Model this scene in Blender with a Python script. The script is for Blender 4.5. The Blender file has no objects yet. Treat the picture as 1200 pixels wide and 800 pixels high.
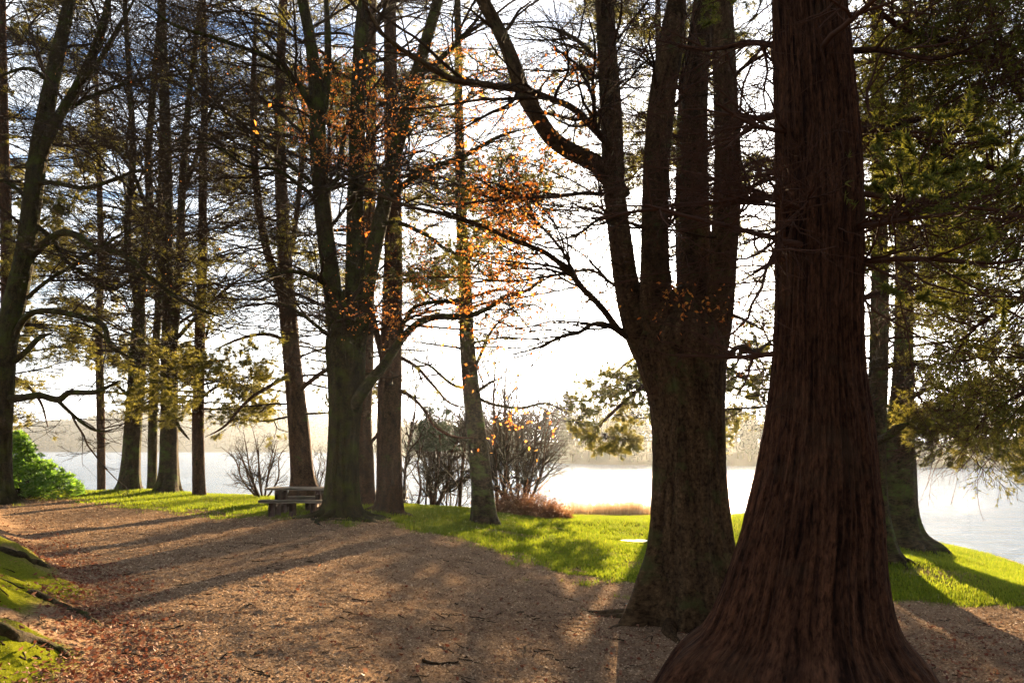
import bpy, math
import numpy as np
rng = np.random.default_rng(11)
scene = bpy.context.scene
COL = scene.collection
F = 28.0 / 36.0 * 1200.0
CAMZ = 1.6
PITCH = math.atan(125.0 / F)
SUN_AZ = math.atan((812 - 600) / F)      # clockwise from +Y
SUN_EL = math.radians(11.5)
LAKE = -1.4

# ------------------------------------------------------------------ noise
def _h(ix, iy, iz, s):
    n = (ix * 374761393 + iy * 668265263 + iz * 2147483647 + s * 1274126177) & 0xFFFFFFFF
    n = ((n ^ (n >> 13)) * 1103515245) & 0xFFFFFFFF
    n = ((n ^ (n >> 16)) * 2246822519) & 0xFFFFFFFF
    return ((n ^ (n >> 15)) & 0xFFFFFF).astype(np.float64) / 0xFFFFFF
def vnoise(x, y, z=0.0, s=0):
    x, y, z = np.broadcast_arrays(np.asarray(x, float), np.asarray(y, float), np.asarray(z, float))
    ix, iy, iz = np.floor(x).astype(np.int64), np.floor(y).astype(np.int64), np.floor(z).astype(np.int64)
    fx, fy, fz = x - ix, y - iy, z - iz
    fx, fy, fz = [f * f * (3 - 2 * f) for f in (fx, fy, fz)]
    r = 0
    for a in (0, 1):
        for b in (0, 1):
            for c in (0, 1):
                w = (fx if a else 1 - fx) * (fy if b else 1 - fy) * (fz if c else 1 - fz)
                r = r + w * _h(ix + a, iy + b, iz + c, s)
    return r * 2 - 1
def fbm(x, y, z=0.0, o=4, s=0):
    r, a, t = 0, 1.0, 0
    for i in range(o):
        r = r + a * vnoise(x * 2.03 ** i, y * 2.03 ** i, np.asarray(z) * 2.03 ** i, s + i * 17)
        t += a; a *= 0.5
    return r / t
def sstep(a, b, x):
    t = np.clip((x - a) / (b - a), 0, 1)
    return t * t * (3 - 2 * t)
def unit(v):
    return v / np.maximum(np.linalg.norm(v, axis=-1, keepdims=True), 1e-9)

# ------------------------------------------------------------------ camera geometry
_fw = np.array([0, math.cos(PITCH), math.sin(PITCH)])
_up = np.array([0, -math.sin(PITCH), math.cos(PITCH)])
def at(px, py, Y):
    d = np.array([1.0, 0, 0]) * (px - 600) / F + _up * (400 - py) / F + _fw
    return np.array([0, 0, CAMZ]) + d * (Y / d[1])
def to_px(P):
    q = P - np.array([0, 0, CAMZ])
    w = q @ _fw
    w = np.where(np.abs(w) < 1e-3, 1e-3, w)
    return 600 + F * q[..., 0] / w, 400 - F * (q @ _up) / w, w

# ------------------------------------------------------------------ terrain
SHORE = [(-160, 60), (-80, 52), (-30, 47), (-14, 44), (-6, 40), (0, 37), (3, 36), (8, 34), (11.5, 30), (13.4, 26),
         (13.4, 22), (12.5, 18), (12.6, 14), (13.6, 8), (15, 0), (17, -10), (20, -60)]
def shore_d(x, y):
    x, y = np.asarray(x, float), np.asarray(y, float)
    d = np.full(np.broadcast(x, y).shape, 1e9)
    for (ax, ay), (bx, by) in zip(SHORE[:-1], SHORE[1:]):
        dx, dy = bx - ax, by - ay
        t = np.clip(((x - ax) * dx + (y - ay) * dy) / (dx * dx + dy * dy), 0, 1)
        d = np.minimum(d, np.hypot(x - ax - t * dx, y - ay - t * dy))
    poly = SHORE + [(-160, -60)]
    ins = np.zeros(d.shape, bool)
    for (ax, ay), (bx, by) in zip(poly, poly[1:] + poly[:1]):
        if ay == by: continue
        c = ((ay > y) != (by > y)) & (x < (bx - ax) * (y - ay) / (by - ay) + ax)
        ins ^= c
    return np.where(ins, d, -d)
def bank_d(x, y):       # metres left of the foot of the mossy bank
    foot = np.interp(y, [0, 3, 5.4, 6.4, 9.6, 14.9, 20, 30], [-2.3, -2.35, -2.6, -3.0, -5.0, -8.9, -13, -24])
    return foot + 0.18 * vnoise(y * 0.9, 3.3, 0, 5) - x
FEET = [(2.02, 5.7, 1.5, .10), (2.14, 9.6, 1.3, .12), (-3.65, 17.2, 1.3, .10), (-2.9, 18.6, .9, .07), (9.2, 19, 1.3, .15), (7.0, 15.5, 1.1, .12), (-13.2, 27.5, 1.2, .1), (-11.6, 27, 1.2, .1)]
def height(x, y):
    x, y = np.asarray(x, float), np.asarray(y, float)
    d = shore_d(x, y)
    W = np.interp(x, [-20, -5, -1.5, 1, 4, 8, 14], [15, 15, 17.5, 22, 21, 10, 8.5])
    s = np.clip(d / W, 0, 1)
    pr = 1 - (1 - s) ** 1.35
    z = LAKE + (-LAKE) * (0.75 * pr + 0.25 * sstep(0, 1, s)) + 0.07 * sstep(0, 0.25, d)
    z = np.where(d < 0, LAKE + np.maximum(d * 0.22, -3.0), z)
    land = sstep(0, 3, d)
    z = z + land * 0.07 * fbm(x * 0.33, y * 0.33, 0, 3, 2) + land * 0.02 * fbm(x * 2.1, y * 2.1, 0, 3, 9)
    b = bank_d(x, y)
    hb = 0.46 * sstep(-0.15, 1.5, b) + 0.4 * sstep(2.0, 7.0, b)
    z = z + hb + sstep(0.1, 0.9, b) * (0.17 * fbm(x * 1.7, y * 1.7, 0, 3, 21) + 0.03 * fbm(x * 5, y * 5, 0, 3, 4))
    for (mx_, my_, mr, mh) in FEET: z = z + mh * np.exp(-((x - mx_) ** 2 + (y - my_) ** 2) / mr ** 2)
    r = np.hypot(x, y)
    near = sstep(24, 8, r)
    z = z + near * (0.012 * fbm(x * 7, y * 7, 0, 3, 31) + 0.006 * vnoise(x * 30, y * 30, 0, 3)) * land
    return z
GB = ([-60, -30, -12.8, -7, -5.4, -2, 0, 1.8, 3.3, 5.4, 7, 12], [29, 26, 23.4, 19.8, 18.8, 16.4, 14.2, 12.6, 12.4, 11.6, 11.2, 9])
def grass_m(x, y):
    e = y - np.interp(x, *GB)
    return sstep(-0.7, 0.7, e + 2.2 * fbm(x * 0.6, y * 0.6, 0, 5, 51) + 1.5 * fbm(x * 2.6, y * 2.6, 0, 4, 52)) * (0.45 + 0.55 * sstep(-0.45, -0.1, fbm(x * 0.8, y * 0.9, 0, 4, 53) + 0.05 * (e - 2))) * sstep(0.15, 0.8, shore_d(x, y))

def moss_m(x, y):
    return sstep(0.10, 0.40, bank_d(x, y) - 0.15 + 0.6 * fbm(x * 1.4, y * 1.4, 0, 3, 61)) * sstep(-0.60, -0.30, fbm(x * 1.3, y * 1.3, 0, 4, 77)) * sstep(10.5, 8.5, y + fbm(x, y, 0, 3, 5))

# ------------------------------------------------------------------ mesh helpers
def mk(name, V, faces, mat, parent=None, attrs=None, smooth=True, mats=None, midx=None):
    """faces: list of int arrays [n,k]"""
    me = bpy.data.meshes.new(name)
    V = np.ascontiguousarray(V, dtype=np.float32)
    org = None
    if parent is not None:
        V = V - np.array(parent.location, dtype=np.float32)
    me.vertices.add(len(V)); me.vertices.foreach_set('co', V.ravel())
    li = np.concatenate([f.ravel() for f in faces]).astype(np.int32)
    tot = np.concatenate([np.full(len(f), f.shape[1]) for f in faces]).astype(np.int32)
    st = np.concatenate([[0], np.cumsum(tot)[:-1]]).astype(np.int32)
    me.loops.add(len(li)); me.loops.foreach_set('vertex_index', li)
    me.polygons.add(len(tot)); me.polygons.foreach_set('loop_start', st); me.polygons.foreach_set('loop_total', tot)
    for k, a in (attrs or {}).items():
        if a.ndim == 1:
            at_ = me.attributes.new(k, 'FLOAT', 'POINT'); at_.data.foreach_set('value', a.astype(np.float32))
        else:
            at_ = me.attributes.new(k, 'FLOAT_VECTOR', 'POINT'); at_.data.foreach_set('vector', a.astype(np.float32).ravel())
    if mats:
        for m in mats: me.materials.append(m)
        if midx is not None: me.polygons.foreach_set('material_index', np.asarray(midx, np.int32))
    else:
        me.materials.append(mat)
    me.update(calc_edges=True); me.validate()
    if smooth: me.shade_smooth()
    o = bpy.data.objects.new(name, me); COL.objects.link(o)
    if parent is not None: o.parent = parent
    return o
def tag(o, label=None, cat=None, group=None, kind=None):
    if label: o['label'] = label
    if cat: o['category'] = cat
    if group: o['group'] = group
    if kind: o['kind'] = kind
    return o
def thing(name, label, cat, loc, group=None):
    o = bpy.data.objects.new(name, None); COL.objects.link(o)
    o.location = [float(v) for v in loc]
    bpy.context.view_layer.update()
    return tag(o, label, cat, group)
class MB:
    def __init__(s): s.v = []; s.f = {}; s.n = 0
    def add(s, V, Fc):
        s.v.append(np.asarray(V, float)); k = Fc.shape[1]
        s.f.setdefault(k, []).append(np.asarray(Fc) + s.n); s.n += len(V)
        return s
    def box(s, c, size, rz=0.0, rx=0.0, ry=0.0, bev=0.006):
        # bevelled box: 24 vertices (each corner cut)
        h = np.array(size) / 2.0; b = min(bev, h.min() * 0.4)
        V, idx = [], {}
        for sx in (-1, 1):
            for sy in (-1, 1):
                for sz in (-1, 1):
                    sg = np.array([sx, sy, sz])
                    for ax in range(3):
                        p = sg * (h - b); p[ax] = sg[ax] * h[ax]
                        idx[(sx, sy, sz, ax)] = len(V); V.append(p)
        q, t = [], []
        for ax in range(3):
            o1, o2 = [(1, 2), (2, 0), (0, 1)][ax]
            for sg in (-1, 1):
                r = []
                for a, b_ in ((-1, -1), (1, -1), (1, 1), (-1, 1)):
                    k = [0, 0, 0]; k[ax] = sg; k[o1] = a; k[o2] = b_
                    r.append(idx[(k[0], k[1], k[2], ax)])
                q.append(r if sg > 0 else r[::-1])
        for ax in range(3):          # edge strips along axis ax
            o1, o2 = [(1, 2), (2, 0), (0, 1)][ax]
            for a in (-1, 1):
                for b_ in (-1, 1):
                    def kk(e, f):
                        k = [0, 0, 0]; k[ax] = e; k[o1] = a; k[o2] = b_
                        return idx[(k[0], k[1], k[2], f)]
                    r = [kk(-1, o1), kk(1, o1), kk(1, o2), kk(-1, o2)]
                    q.append(r if a * b_ > 0 else r[::-1])
        for sx in (-1, 1):
            for sy in (-1, 1):
                for sz in (-1, 1):
                    r = [idx[(sx, sy, sz, a)] for a in range(3)]
                    t.append(r if sx * sy * sz > 0 else r[::-1])
        V = np.array(V)
        cx, sx_ = math.cos(rx), math.sin(rx); cy, sy_ = math.cos(ry), math.sin(ry); cz, sz_ = math.cos(rz), math.sin(rz)
        Rx = np.array([[1, 0, 0], [0, cx, -sx_], [0, sx_, cx]])
        Ry = np.array([[cy, 0, sy_], [0, 1, 0], [-sy_, 0, cy]])
        Rz = np.array([[cz, -sz_, 0], [sz_, cz, 0], [0, 0, 1]])
        V = V @ (Rz @ Ry @ Rx).T + np.array(c)
        n0 = s.n
        s.v.append(V); s.f.setdefault(4, []).append(np.array(q) + n0); s.f.setdefault(3, []).append(np.array(t) + n0); s.n += len(V)
        return s
    def build(s, name, mat, parent=None, smooth=True, attrs=None, xf=None):
        V = np.concatenate(s.v)
        if xf is not None: V = xf(V)
        return mk(name, V, [np.concatenate(f) for f in s.f.values()], mat, parent, attrs, smooth)

def tubes(P, R, S):
    """P [N,K,3], R [N,K] -> verts, quads"""
    N, K, _ = P.shape
    T = unit(np.gradient(P, axis=1))
    c = unit(P[:, -1] - P[:, 0])
    a = np.zeros((N, 3)); a[np.arange(N), np.argmin(np.abs(c), axis=1)] = 1
    u = unit(a[:, None, :] - (T @ a[:, :, None]) * T)
    v = np.cross(T, u)
    th = np.arange(S) * 2 * np.pi / S
    ring = P[:, :, None, :] + R[:, :, None, None] * (np.cos(th)[None, None, :, None] * u[:, :, None, :] + np.sin(th)[None, None, :, None] * v[:, :, None, :])
    V = ring.reshape(-1, 3)
    i = np.arange(N)[:, None, None] * K * S; k = np.arange(K - 1)[None, :, None] * S; j = np.arange(S)[None, None, :]; j2 = (j + 1) % S
    q = np.stack([i + k + j, i + k + j2, i + k + S + j2, i + k + S + j], -1).reshape(-1, 4)
    return V, q

def spline(pts, n):
    """Catmull-Rom through rows of pts, n samples, even in length"""
    p = np.asarray(pts, float)
    p = np.vstack([2 * p[0] - p[1], p, 2 * p[-1] - p[-2]])
    out = []
    for i in range(1, len(p) - 2):
        t = np.linspace(0, 1, 24, endpoint=False)[:, None]
        a, b, c, d = p[i - 1], p[i], p[i + 1], p[i + 2]
        out.append(0.5 * (2 * b + (c - a) * t + (2 * a - 5 * b + 4 * c - d) * t ** 2 + (3 * b - a - 3 * c + d) * t ** 3))
    out.append(p[-2][None]); o = np.vstack(out)
    L = np.concatenate([[0], np.cumsum(np.linalg.norm(np.diff(o[:, :3], axis=0), axis=1))])
    s = np.linspace(0, L[-1], n)
    return np.stack([np.interp(s, L, o[:, k]) for k in range(p.shape[1])], 1), s

def bark_tube(poly, S, K, amp, lobes=0.0, lobe_h=0.5, seed=0, fth=8.0, fz=1.6, coarse=0.04, level=False):
    """detailed trunk from rows (x,y,z,r); returns verts, quads, bark coords"""
    q, s = spline(poly, K)
    P, R = q[:, :3], np.maximum(q[:, 3], 0.003)
    T = unit(np.gradient(P, axis=0))
    c = unit(P[-1] - P[0]); a = np.zeros(3); a[np.argmin(np.abs(c))] = 1
    u = unit(a - (T @ a)[:, None] * T); v = np.cross(T, u)
    if level: u = np.tile([1.0, 0, 0], (K, 1)); v = np.tile([0, 1.0, 0], (K, 1))
    th = np.arange(S) * 2 * np.pi / S
    C, Sn = np.cos(th)[None], np.sin(th)[None]
    h = s[:, None]
    nz = fbm(C * fth + 7.1 * seed, Sn * fth, h * fz, 3, seed)
    rid = 1 - 2 * np.abs(nz)
    if R.max() > 0.3: rid = rid + 0.6 * (1 - 2 * np.abs(fbm(C * fth * 2.3, Sn * fth * 2.3 + 5, h * fz * 2.2, 3, seed + 40))) - 0.5 * sstep(0.25, 0.6, fbm(C * fth * 0.6, Sn * fth * 0.6, h * fz * 0.5, 2, seed + 60))
    co = fbm(C * 1.3 + seed, Sn * 1.3, h * 0.5, 2, seed + 5)
    k = 1 + coarse * co * 2 + amp * rid / np.maximum(R[:, None], 0.02)
    if lobes > 0:
        lb = 0.6 * np.sin(5 * th + seed * 1.3 + 0.7 * np.sin(th + seed)) + 0.5 * np.sin(3 * th + seed * 2.1) + 0.3 * np.sin(9 * th + seed) + 0.18 * np.sin(14 * th + 2 * seed)
        k = k + lobes * np.exp(-h / lobe_h) * lb[None]
        k = k + 0.25 * lobes * np.exp(-h / (lobe_h * 4)) * lb[None]
    rr = R[:, None] * k
    V = P[:, None, :] + rr[..., None] * (C[..., None] * u[:, None, :] + Sn[..., None] * v[:, None, :])
    RM = float(np.median(R)); B = np.stack([C * RM + 0 * h, Sn * RM + 0 * h, np.broadcast_to(h, (K, S))], -1)
    k_ = np.arange(K - 1)[:, None] * S; j = np.arange(S)[None]; j2 = (j + 1) % S
    Q = np.stack([k_ + j, k_ + j2, k_ + S + j2, k_ + S + j], -1).reshape(-1, 4)
    return V.reshape(-1, 3), Q, B.reshape(-1, 3)

def grow(P, R, n, L, K, ang, up=0.0, wob=0.12, tmin=0.2, tmax=1.0, ratio=0.6, rmin=0.003, flat=0.0, rmax=9, droop=0.0, lw=None):
    """children of branch set (P,R): n new branches of K points"""
    N, KP, _ = P.shape
    ln = np.linalg.norm(np.diff(P, axis=1), axis=2).sum(1) if lw is None else lw
    i = rng.choice(N, n, p=ln / ln.sum())
    t = (tmin + (tmax - tmin) * rng.random(n)) * (KP - 1)
    k = np.minimum(t.astype(int), KP - 2); f = (t - k)[:, None]
    p0 = P[i, k] * (1 - f) + P[i, k + 1] * f
    T = unit(P[i, k + 1] - P[i, k]); r0 = R[i, k] * (1 - f[:, 0]) + R[i, k + 1] * f[:, 0]
    rnd = rng.normal(size=(n, 3)); rnd[:, 2] *= (1 - flat)
    per = unit(rnd - (rnd * T).sum(1, keepdims=True) * T)
    a = np.radians(ang[0] + (ang[1] - ang[0]) * rng.random(n))[:, None]
    d = unit(np.cos(a) * T + np.sin(a) * per)
    Ls = (L[0] + (L[1] - L[0]) * rng.random(n)) * (1.15 - 0.5 * t / (KP - 1))
    out = np.empty((n, K, 3)); out[:, 0] = p0
    step = (Ls / (K - 1))[:, None]
    for m in range(1, K):
        out[:, m] = out[:, m - 1] + d * step
        fr = m / (K - 1)
        d = d + wob * rng.normal(size=(n, 3)); d[:, 2] += up - droop * (1 - fr) + 0.0
        if flat: d[:, 2] *= (1 - flat * 0.4)
        d = unit(d)
    rb = np.clip(r0 * ratio * (0.7 + 0.5 * rng.random(n)), rmin, rmax)
    R2 = np.maximum(rb[:, None] * np.linspace(1, 0.3, K)[None], rmin * 0.75)
    return out, R2

THIN = None; KEEP = None
def cull(P, R, x0=-160, x1=1360, y0=-110, y1=900):
    px, py, w = to_px(P[:, -1])
    m = (w > 0.6) & (px > x0) & (px < x1) & (py > y0) & (py < y1)
    gap = np.maximum(sstep(1.15, 0.8, np.hypot((px - 685) / 72, (py - 350) / 130)), sstep(1.15, 0.8, np.hypot((px - 640) / 85, (py - 430) / 40)))
    m &= rng.random(len(P)) > 0.42 * gap          # the open window between the crowns
    if KEEP: m &= rng.random(len(P)) < KEEP(px, py)
    if THIN: m &= (rng.random(len(P)) < THIN[1]) | (px > THIN[0])
    return P[m], R[m]
def resample(polys, K):
    return (np.stack([spline(p, K)[0][:, :3] for p in polys]), np.stack([np.maximum(spline(p, K)[0][:, 3], 0.003) for p in polys]))

def tris(c, d, n_, L, W):
    """thin triangles at c, along d, width dir n_"""
    a = c - n_ * W[:, None] / 2; b = c + n_ * W[:, None] / 2; e = c + d * L[:, None]
    V = np.stack([a, b, e], 1).reshape(-1, 3)
    return V, np.arange(len(V)).reshape(-1, 3)
def leafquads(c, d, n_, L, W):
    """diamond leaves folded a little along the midrib"""
    up = np.cross(d, n_)
    m = c + d * L[:, None] * 0.5
    V = np.stack([c, m - n_ * W[:, None] / 2 + up * W[:, None] * .18, c + d * L[:, None], m + n_ * W[:, None] / 2 + up * W[:, None] * .18], 1).reshape(-1, 3)
    i = np.arange(len(c))[:, None] * 4
    return V, np.concatenate([i + np.array([0, 1, 2]), i + np.array([0, 2, 3])])
def sample_on(P, R, n, tmin=0.0):
    N, K, _ = P.shape
    i = rng.integers(0, N, n); t = (tmin + (1 - tmin) * rng.random(n)) * (K - 1); k = np.minimum(t.astype(int), K - 2); f = (t - k)[:, None]
    return P[i, k] * (1 - f) + P[i, k + 1] * f, unit(P[i, k + 1] - P[i, k]), i
def randunit(n, z=1.0):
    v = rng.normal(size=(n, 3)); v[:, 2] *= z; return unit(v)

# ------------------------------------------------------------------ materials
class NT:
    def __init__(s, name):
        s.m = bpy.data.materials.new(name); s.m.use_nodes = True; s.t = s.m.node_tree; s.t.nodes.clear()
        s.out = s.n('ShaderNodeOutputMaterial')
    def n(s, ty, **kw):
        x = s.t.nodes.new(ty)
        for k, v in kw.items(): setattr(x, k, v)
        return x
    def l(s, a, b): s.t.links.new(a, b)
    def noise(s, vec, scale, detail=4, rough=0.55, dist=0.0):
        x = s.n('ShaderNodeTexNoise'); x.inputs['Scale'].default_value = scale; x.inputs['Detail'].default_value = detail
        x.inputs['Roughness'].default_value = rough; x.inputs['Distortion'].default_value = dist
        if vec is not None: s.l(vec, x.inputs['Vector'])
        return x
    def mapping(s, vec, scale):
        x = s.n('ShaderNodeMapping'); x.inputs['Scale'].default_value = scale; s.l(vec, x.inputs['Vector']); return x.outputs[0]
    def ramp(s, fac, stops):
        x = s.n('ShaderNodeValToRGB'); e = x.color_ramp.elements
        while len(e) < len(stops): e.new(0.5)
        for q, (p, c) in zip(e, stops): q.position = p; q.color = (*c, 1) if len(c) == 3 else c
        s.l(fac, x.inputs[0]); return x.outputs[0]
    def mix(s, fac, a, b, bt='MIX'):
        x = s.n('ShaderNodeMix', data_type='RGBA', blend_type=bt)
        for v, k in ((fac, 0), (a, 6), (b, 7)):
            if hasattr(v, 'is_output'): s.l(v, x.inputs[k])
            elif k == 0: x.inputs[0].default_value = v
            else: x.inputs[k].default_value = (*v, 1)
        return x.outputs[2]
    def math(s, op, a, b=0.0):
        x = s.n('ShaderNodeMath', operation=op)
        for v, k in ((a, 0), (b, 1)):
            if hasattr(v, 'is_output'): s.l(v, x.inputs[k])
            else: x.inputs[k].default_value = v
        return x.outputs[0]
    def bump(s, h, strength, dist, prev=None):
        x = s.n('ShaderNodeBump'); x.inputs['Strength'].default_value = strength; x.inputs['Distance'].default_value = dist
        s.l(h, x.inputs['Height'])
        if prev is not None: s.l(prev, x.inputs['Normal'])
        return x.outputs[0]
    def pbr(s, col, rough=0.8, normal=None, spec=0.3):
        x = s.n('ShaderNodeBsdfPrincipled')
        if hasattr(col, 'is_output'): s.l(col, x.inputs['Base Color'])
        else: x.inputs['Base Color'].default_value = (*col, 1)
        if hasattr(rough, 'is_output'): s.l(rough, x.inputs['Roughness'])
        else: x.inputs['Roughness'].default_value = rough
        x.inputs['Specular IOR Level'].default_value = spec
        if normal is not None: s.l(normal, x.inputs['Normal'])
        return x
    def fin(s, sh):
        s.l(sh.outputs[0], s.out.inputs['Surface']); return s.m

def bark_mat(name, dark, light, moss=0.0, zs=0.18, sc=14, bump=1.0, bd=0.03, mosscol=(.055, .075, .012), hi=None):
    t = NT(name)
    at_ = t.n('ShaderNodeAttribute', attribute_name='bark')
    v = t.mapping(at_.outputs['Vector'], (1, 1, zs)); v3 = t.mapping(at_.outputs['Vector'], (1, 1, min(1, zs * 3.5)))
    n1 = t.noise(v, sc, 6, 0.6, 0.4); n2 = t.noise(at_.outputs['Vector'], 2.2, 4, 0.6); n3 = t.noise(v3, sc * 2.6, 5, 0.7, 0.3)
    col = t.ramp(n1.outputs[0], [(0.33, dark), (0.62, light)])
    col = t.mix(0.75, col, t.ramp(n3.outputs[0], [(0.36, (.12, .12, .12)), (0.64, (1.7, 1.7, 1.7))]), 'MULTIPLY')
    if hi:
        col = t.mix(t.ramp(n2.outputs[0], [(0.55, (0, 0, 0)), (0.7, (.7, .7, .7))]), col, hi)
    if moss > 0:
        nm = t.noise(at_.outputs['Vector'], 3.1, 6, 0.65)
        mk_ = t.ramp(nm.outputs[0], [(0.62 - 0.3 * moss, (0, 0, 0)), (0.75 - 0.2 * moss, (1, 1, 1))])
        col = t.mix(mk_, col, mosscol)
    b = t.bump(n1.outputs[0], bump, bd); b = t.bump(n3.outputs[0], 0.9, bd * 0.4, b)
    return t.fin(t.pbr(col, 0.95, b, 0.06))
def leaf_mat(name, c1, c2, c3, trans=0.5, sc=1.3, rough=0.55, spec=0.2):
    t = NT(name)
    g = t.n('ShaderNodeNewGeometry')
    n = t.noise(g.outputs['Position'], sc, 3, 0.6)
    r = t.n('ShaderNodeObjectInfo')
    isl = g.outputs['Random Per Island']
    col = t.ramp(isl, [(0.0, c1), (0.5, c2), (1.0, c3)])
    col = t.mix(t.ramp(n.outputs[0], [(0.35, (0, 0, 0)), (0.7, (.5, .5, .5))]), col, c1)
    p = t.pbr(col, rough, None, spec)
    tr = t.n('ShaderNodeBsdfTranslucent'); t.l(col, tr.inputs[0])
    mx = t.n('ShaderNodeMixShader'); mx.inputs[0].default_value = trans
    t.l(p.outputs[0], mx.inputs[1]); t.l(tr.outputs[0], mx.inputs[2])
    return t.fin(mx)
M = {}
M['cedar'] = bark_mat('cedar_bark', (.014, .006, .0035), (.075, .032, .016), 0.0, 0.05, 34, 1.0, 0.04, hi=(.055, .032, .018))
M['beech'] = bark_mat('beech_bark', (.024, .014, .007), (.075, .046, .022), 0.25, 0.22, 11, 1.0, 0.03, (.05, .055, .018))
M['beechmoss'] = bark_mat('mossy_beech_bark', (.012, .008, .003), (.034, .024, .008), 0.5, 0.30, 11, 1.0, 0.03, (.036, .044, .005))
M['pine'] = bark_mat('pine_bark', (.022, .010, .005), (.075, .036, .018), 0.1, 0.25, 16, 1.0, 0.03)
M['oldtrunk'] = bark_mat('ivy_stained_bark', (.018, .012, .006), (.05, .034, .015), 0.45, 0.3, 12, 1.0, 0.03)
M['twig'] = bark_mat('twig_bark', (.022, .013, .007), (.055, .034, .017), 0.0, 1, 8, 0.2, 0.01)
M['twigred'] = bark_mat('reddish_twig_bark', (.05, .022, .014), (.10, .05, .03), 0.0, 1, 8, 0.2, 0.01)
M['needle'] = leaf_mat('pine_needles', (.13, .125, .018), (.20, .175, .026), (.26, .21, .04), 0.65, 0.8)
M['needledark'] = leaf_mat('dark_needles', (.02, .034, .012), (.032, .045, .014), (.05, .055, .016), 0.35, 0.8)
M['cedarleaf'] = leaf_mat('cedar_sprays', (.07, .08, .012), (.13, .13, .018), (.20, .18, .028), 0.65, 0.9)
M['orange'] = leaf_mat('dry_beech_leaves', (.40, .10, .02), (.56, .19, .03), (.66, .33, .05), 0.65, 1.5)
M['rhodo'] = leaf_mat('rhododendron_leaves', (.10, .20, .02), (.15, .29, .03), (.24, .37, .04), 0.6, 1.5, 0.35)
M['grassb'] = leaf_mat('grass_blades', (.09, .13, .008), (.15, .19, .010), (.24, .25, .02), 0.6, 0.8, 0.85)
M['mossb'] = leaf_mat('moss_tufts', (.11, .125, .008), (.17, .185, .012), (.25, .25, .02), 0.5, 2.0)
M['litter'] = leaf_mat('fallen_leaves', (.10, .03, .018), (.20, .07, .035), (.30, .15, .085), 0.25, 3, 0.7, 0.1)
M['grit'] = leaf_mat('leaf_crumbs', (.12, .065, .035), (.33, .21, .12), (.60, .43, .27), 0.15, 3, 0.8, 0.05)
M['bracken'] = leaf_mat('dead_bracken', (.14, .055, .02), (.24, .10, .035), (.34, .17, .06), 0.5, 2)
M['reed'] = leaf_mat('dry_reeds', (.26, .15, .06), (.36, .22, .10), (.45, .30, .15), 0.5, 2)
M['farwood'] = leaf_mat('far_foliage', (.022, .026, .014), (.036, .038, .018), (.055, .05, .024), 0.2, 0.1)

# ground
t = NT('forest_floor')
g = t.n('ShaderNodeNewGeometry'); pos = g.outputs['Position']
ga = t.n('ShaderNodeAttribute', attribute_name='grass'); ma = t.n('ShaderNodeAttribute', attribute_name='moss')
n1 = t.noise(pos, 3.0, 6, 0.65); n2 = t.noise(pos, 38, 6, 0.7); n3 = t.noise(pos, 0.5, 4, 0.6); n4 = t.noise(pos, 140, 3, 0.7)
dirt = t.ramp(n2.outputs[0], [(0.3, (.075, .045, .026)), (0.52, (.24, .155, .092)), (0.72, (.46, .32, .20))])
dirt = t.mix(t.ramp(n1.outputs[0], [(0.4, (0, 0, 0)), (0.7, (.6, .6, .6))]), dirt, (.13, .08, .055))
dirt = t.mix(0.6, dirt, t.ramp(n4.outputs[0], [(0.3, (.5, .5, .5)), (0.7, (1.5, 1.5, 1.5))]), 'MULTIPLY')
gr = t.ramp(n2.outputs[0], [(0.3, (.05, .065, .006)), (0.7, (.12, .14, .01))])
gr = t.mix(t.ramp(n3.outputs[0], [(0.5, (0, 0, 0)), (0.75, (.5, .5, .5))]), gr, (.09, .11, .015))
mo = t.ramp(n2.outputs[0], [(0.3, (.08, .09, .006)), (0.7, (.17, .185, .012))])
col = t.mix(ga.outputs['Fac'], dirt, gr); col = t.mix(ma.outputs['Fac'], col, mo)
b = t.bump(n2.outputs[0], 0.8, 0.02); b = t.bump(n4.outputs[0], 0.8, 0.008, b)
M['floor'] = t.fin(t.pbr(col, 1.0, b, 0.0))
# water
t = NT('lake_water')
g = t.n('ShaderNodeNewGeometry'); pos = g.outputs['Position']
w1 = t.noise(t.mapping(pos, (0.5, 1.3, 1)), 1.1, 5, 0.6, 0.3); w2 = t.noise(t.mapping(pos, (1, 1.8, 1)), 5.0, 4, 0.6)
w3 = t.noise(pos, 0.05, 3, 0.5)
b = t.bump(w1.outputs[0], 1.0, 0.42); b = t.bump(w2.outputs[0], 1.0, 0.07, b)
p = t.pbr((.06, .12, .20), t.ramp(w3.outputs[0], [(0.35, (.03,) * 3), (0.65, (.10,) * 3)]), b, 0.5); p.inputs['IOR'].default_value = 1.33
M['water'] = t.fin(p)
t = NT('puddle_water'); n = t.noise(t.n('ShaderNodeNewGeometry').outputs['Position'], 9, 3)
M['puddle'] = t.fin(t.pbr((.20, .18, .14), 0.6, t.bump(n.outputs[0], 0.3, 0.01), 0.6))
t = NT('weathered_timber')
tc = t.n('ShaderNodeTexCoord'); v = t.mapping(tc.outputs['Object'], (1, 12, 12)); n = t.noise(v, 4, 6, 0.65); n2 = t.noise(tc.outputs['Object'], 3, 4)
col = t.ramp(n.outputs[0], [(0.3, (.15, .11, .08)), (0.7, (.36, .29, .22))]); col = t.mix(t.ramp(n2.outputs[0], [(0.5, (0,) * 3), (0.7, (.5,) * 3)]), col, (.10, .11, .05))
M['timber'] = t.fin(t.pbr(col, 0.6, t.bump(n.outputs[0], 0.6, 0.01), 0.4))
t = NT('dark_post_timber')
tc = t.n('ShaderNodeTexCoord'); v = t.mapping(tc.outputs['Object'], (10, 10, 1)); n = t.noise(v, 4, 6, 0.65)
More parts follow.
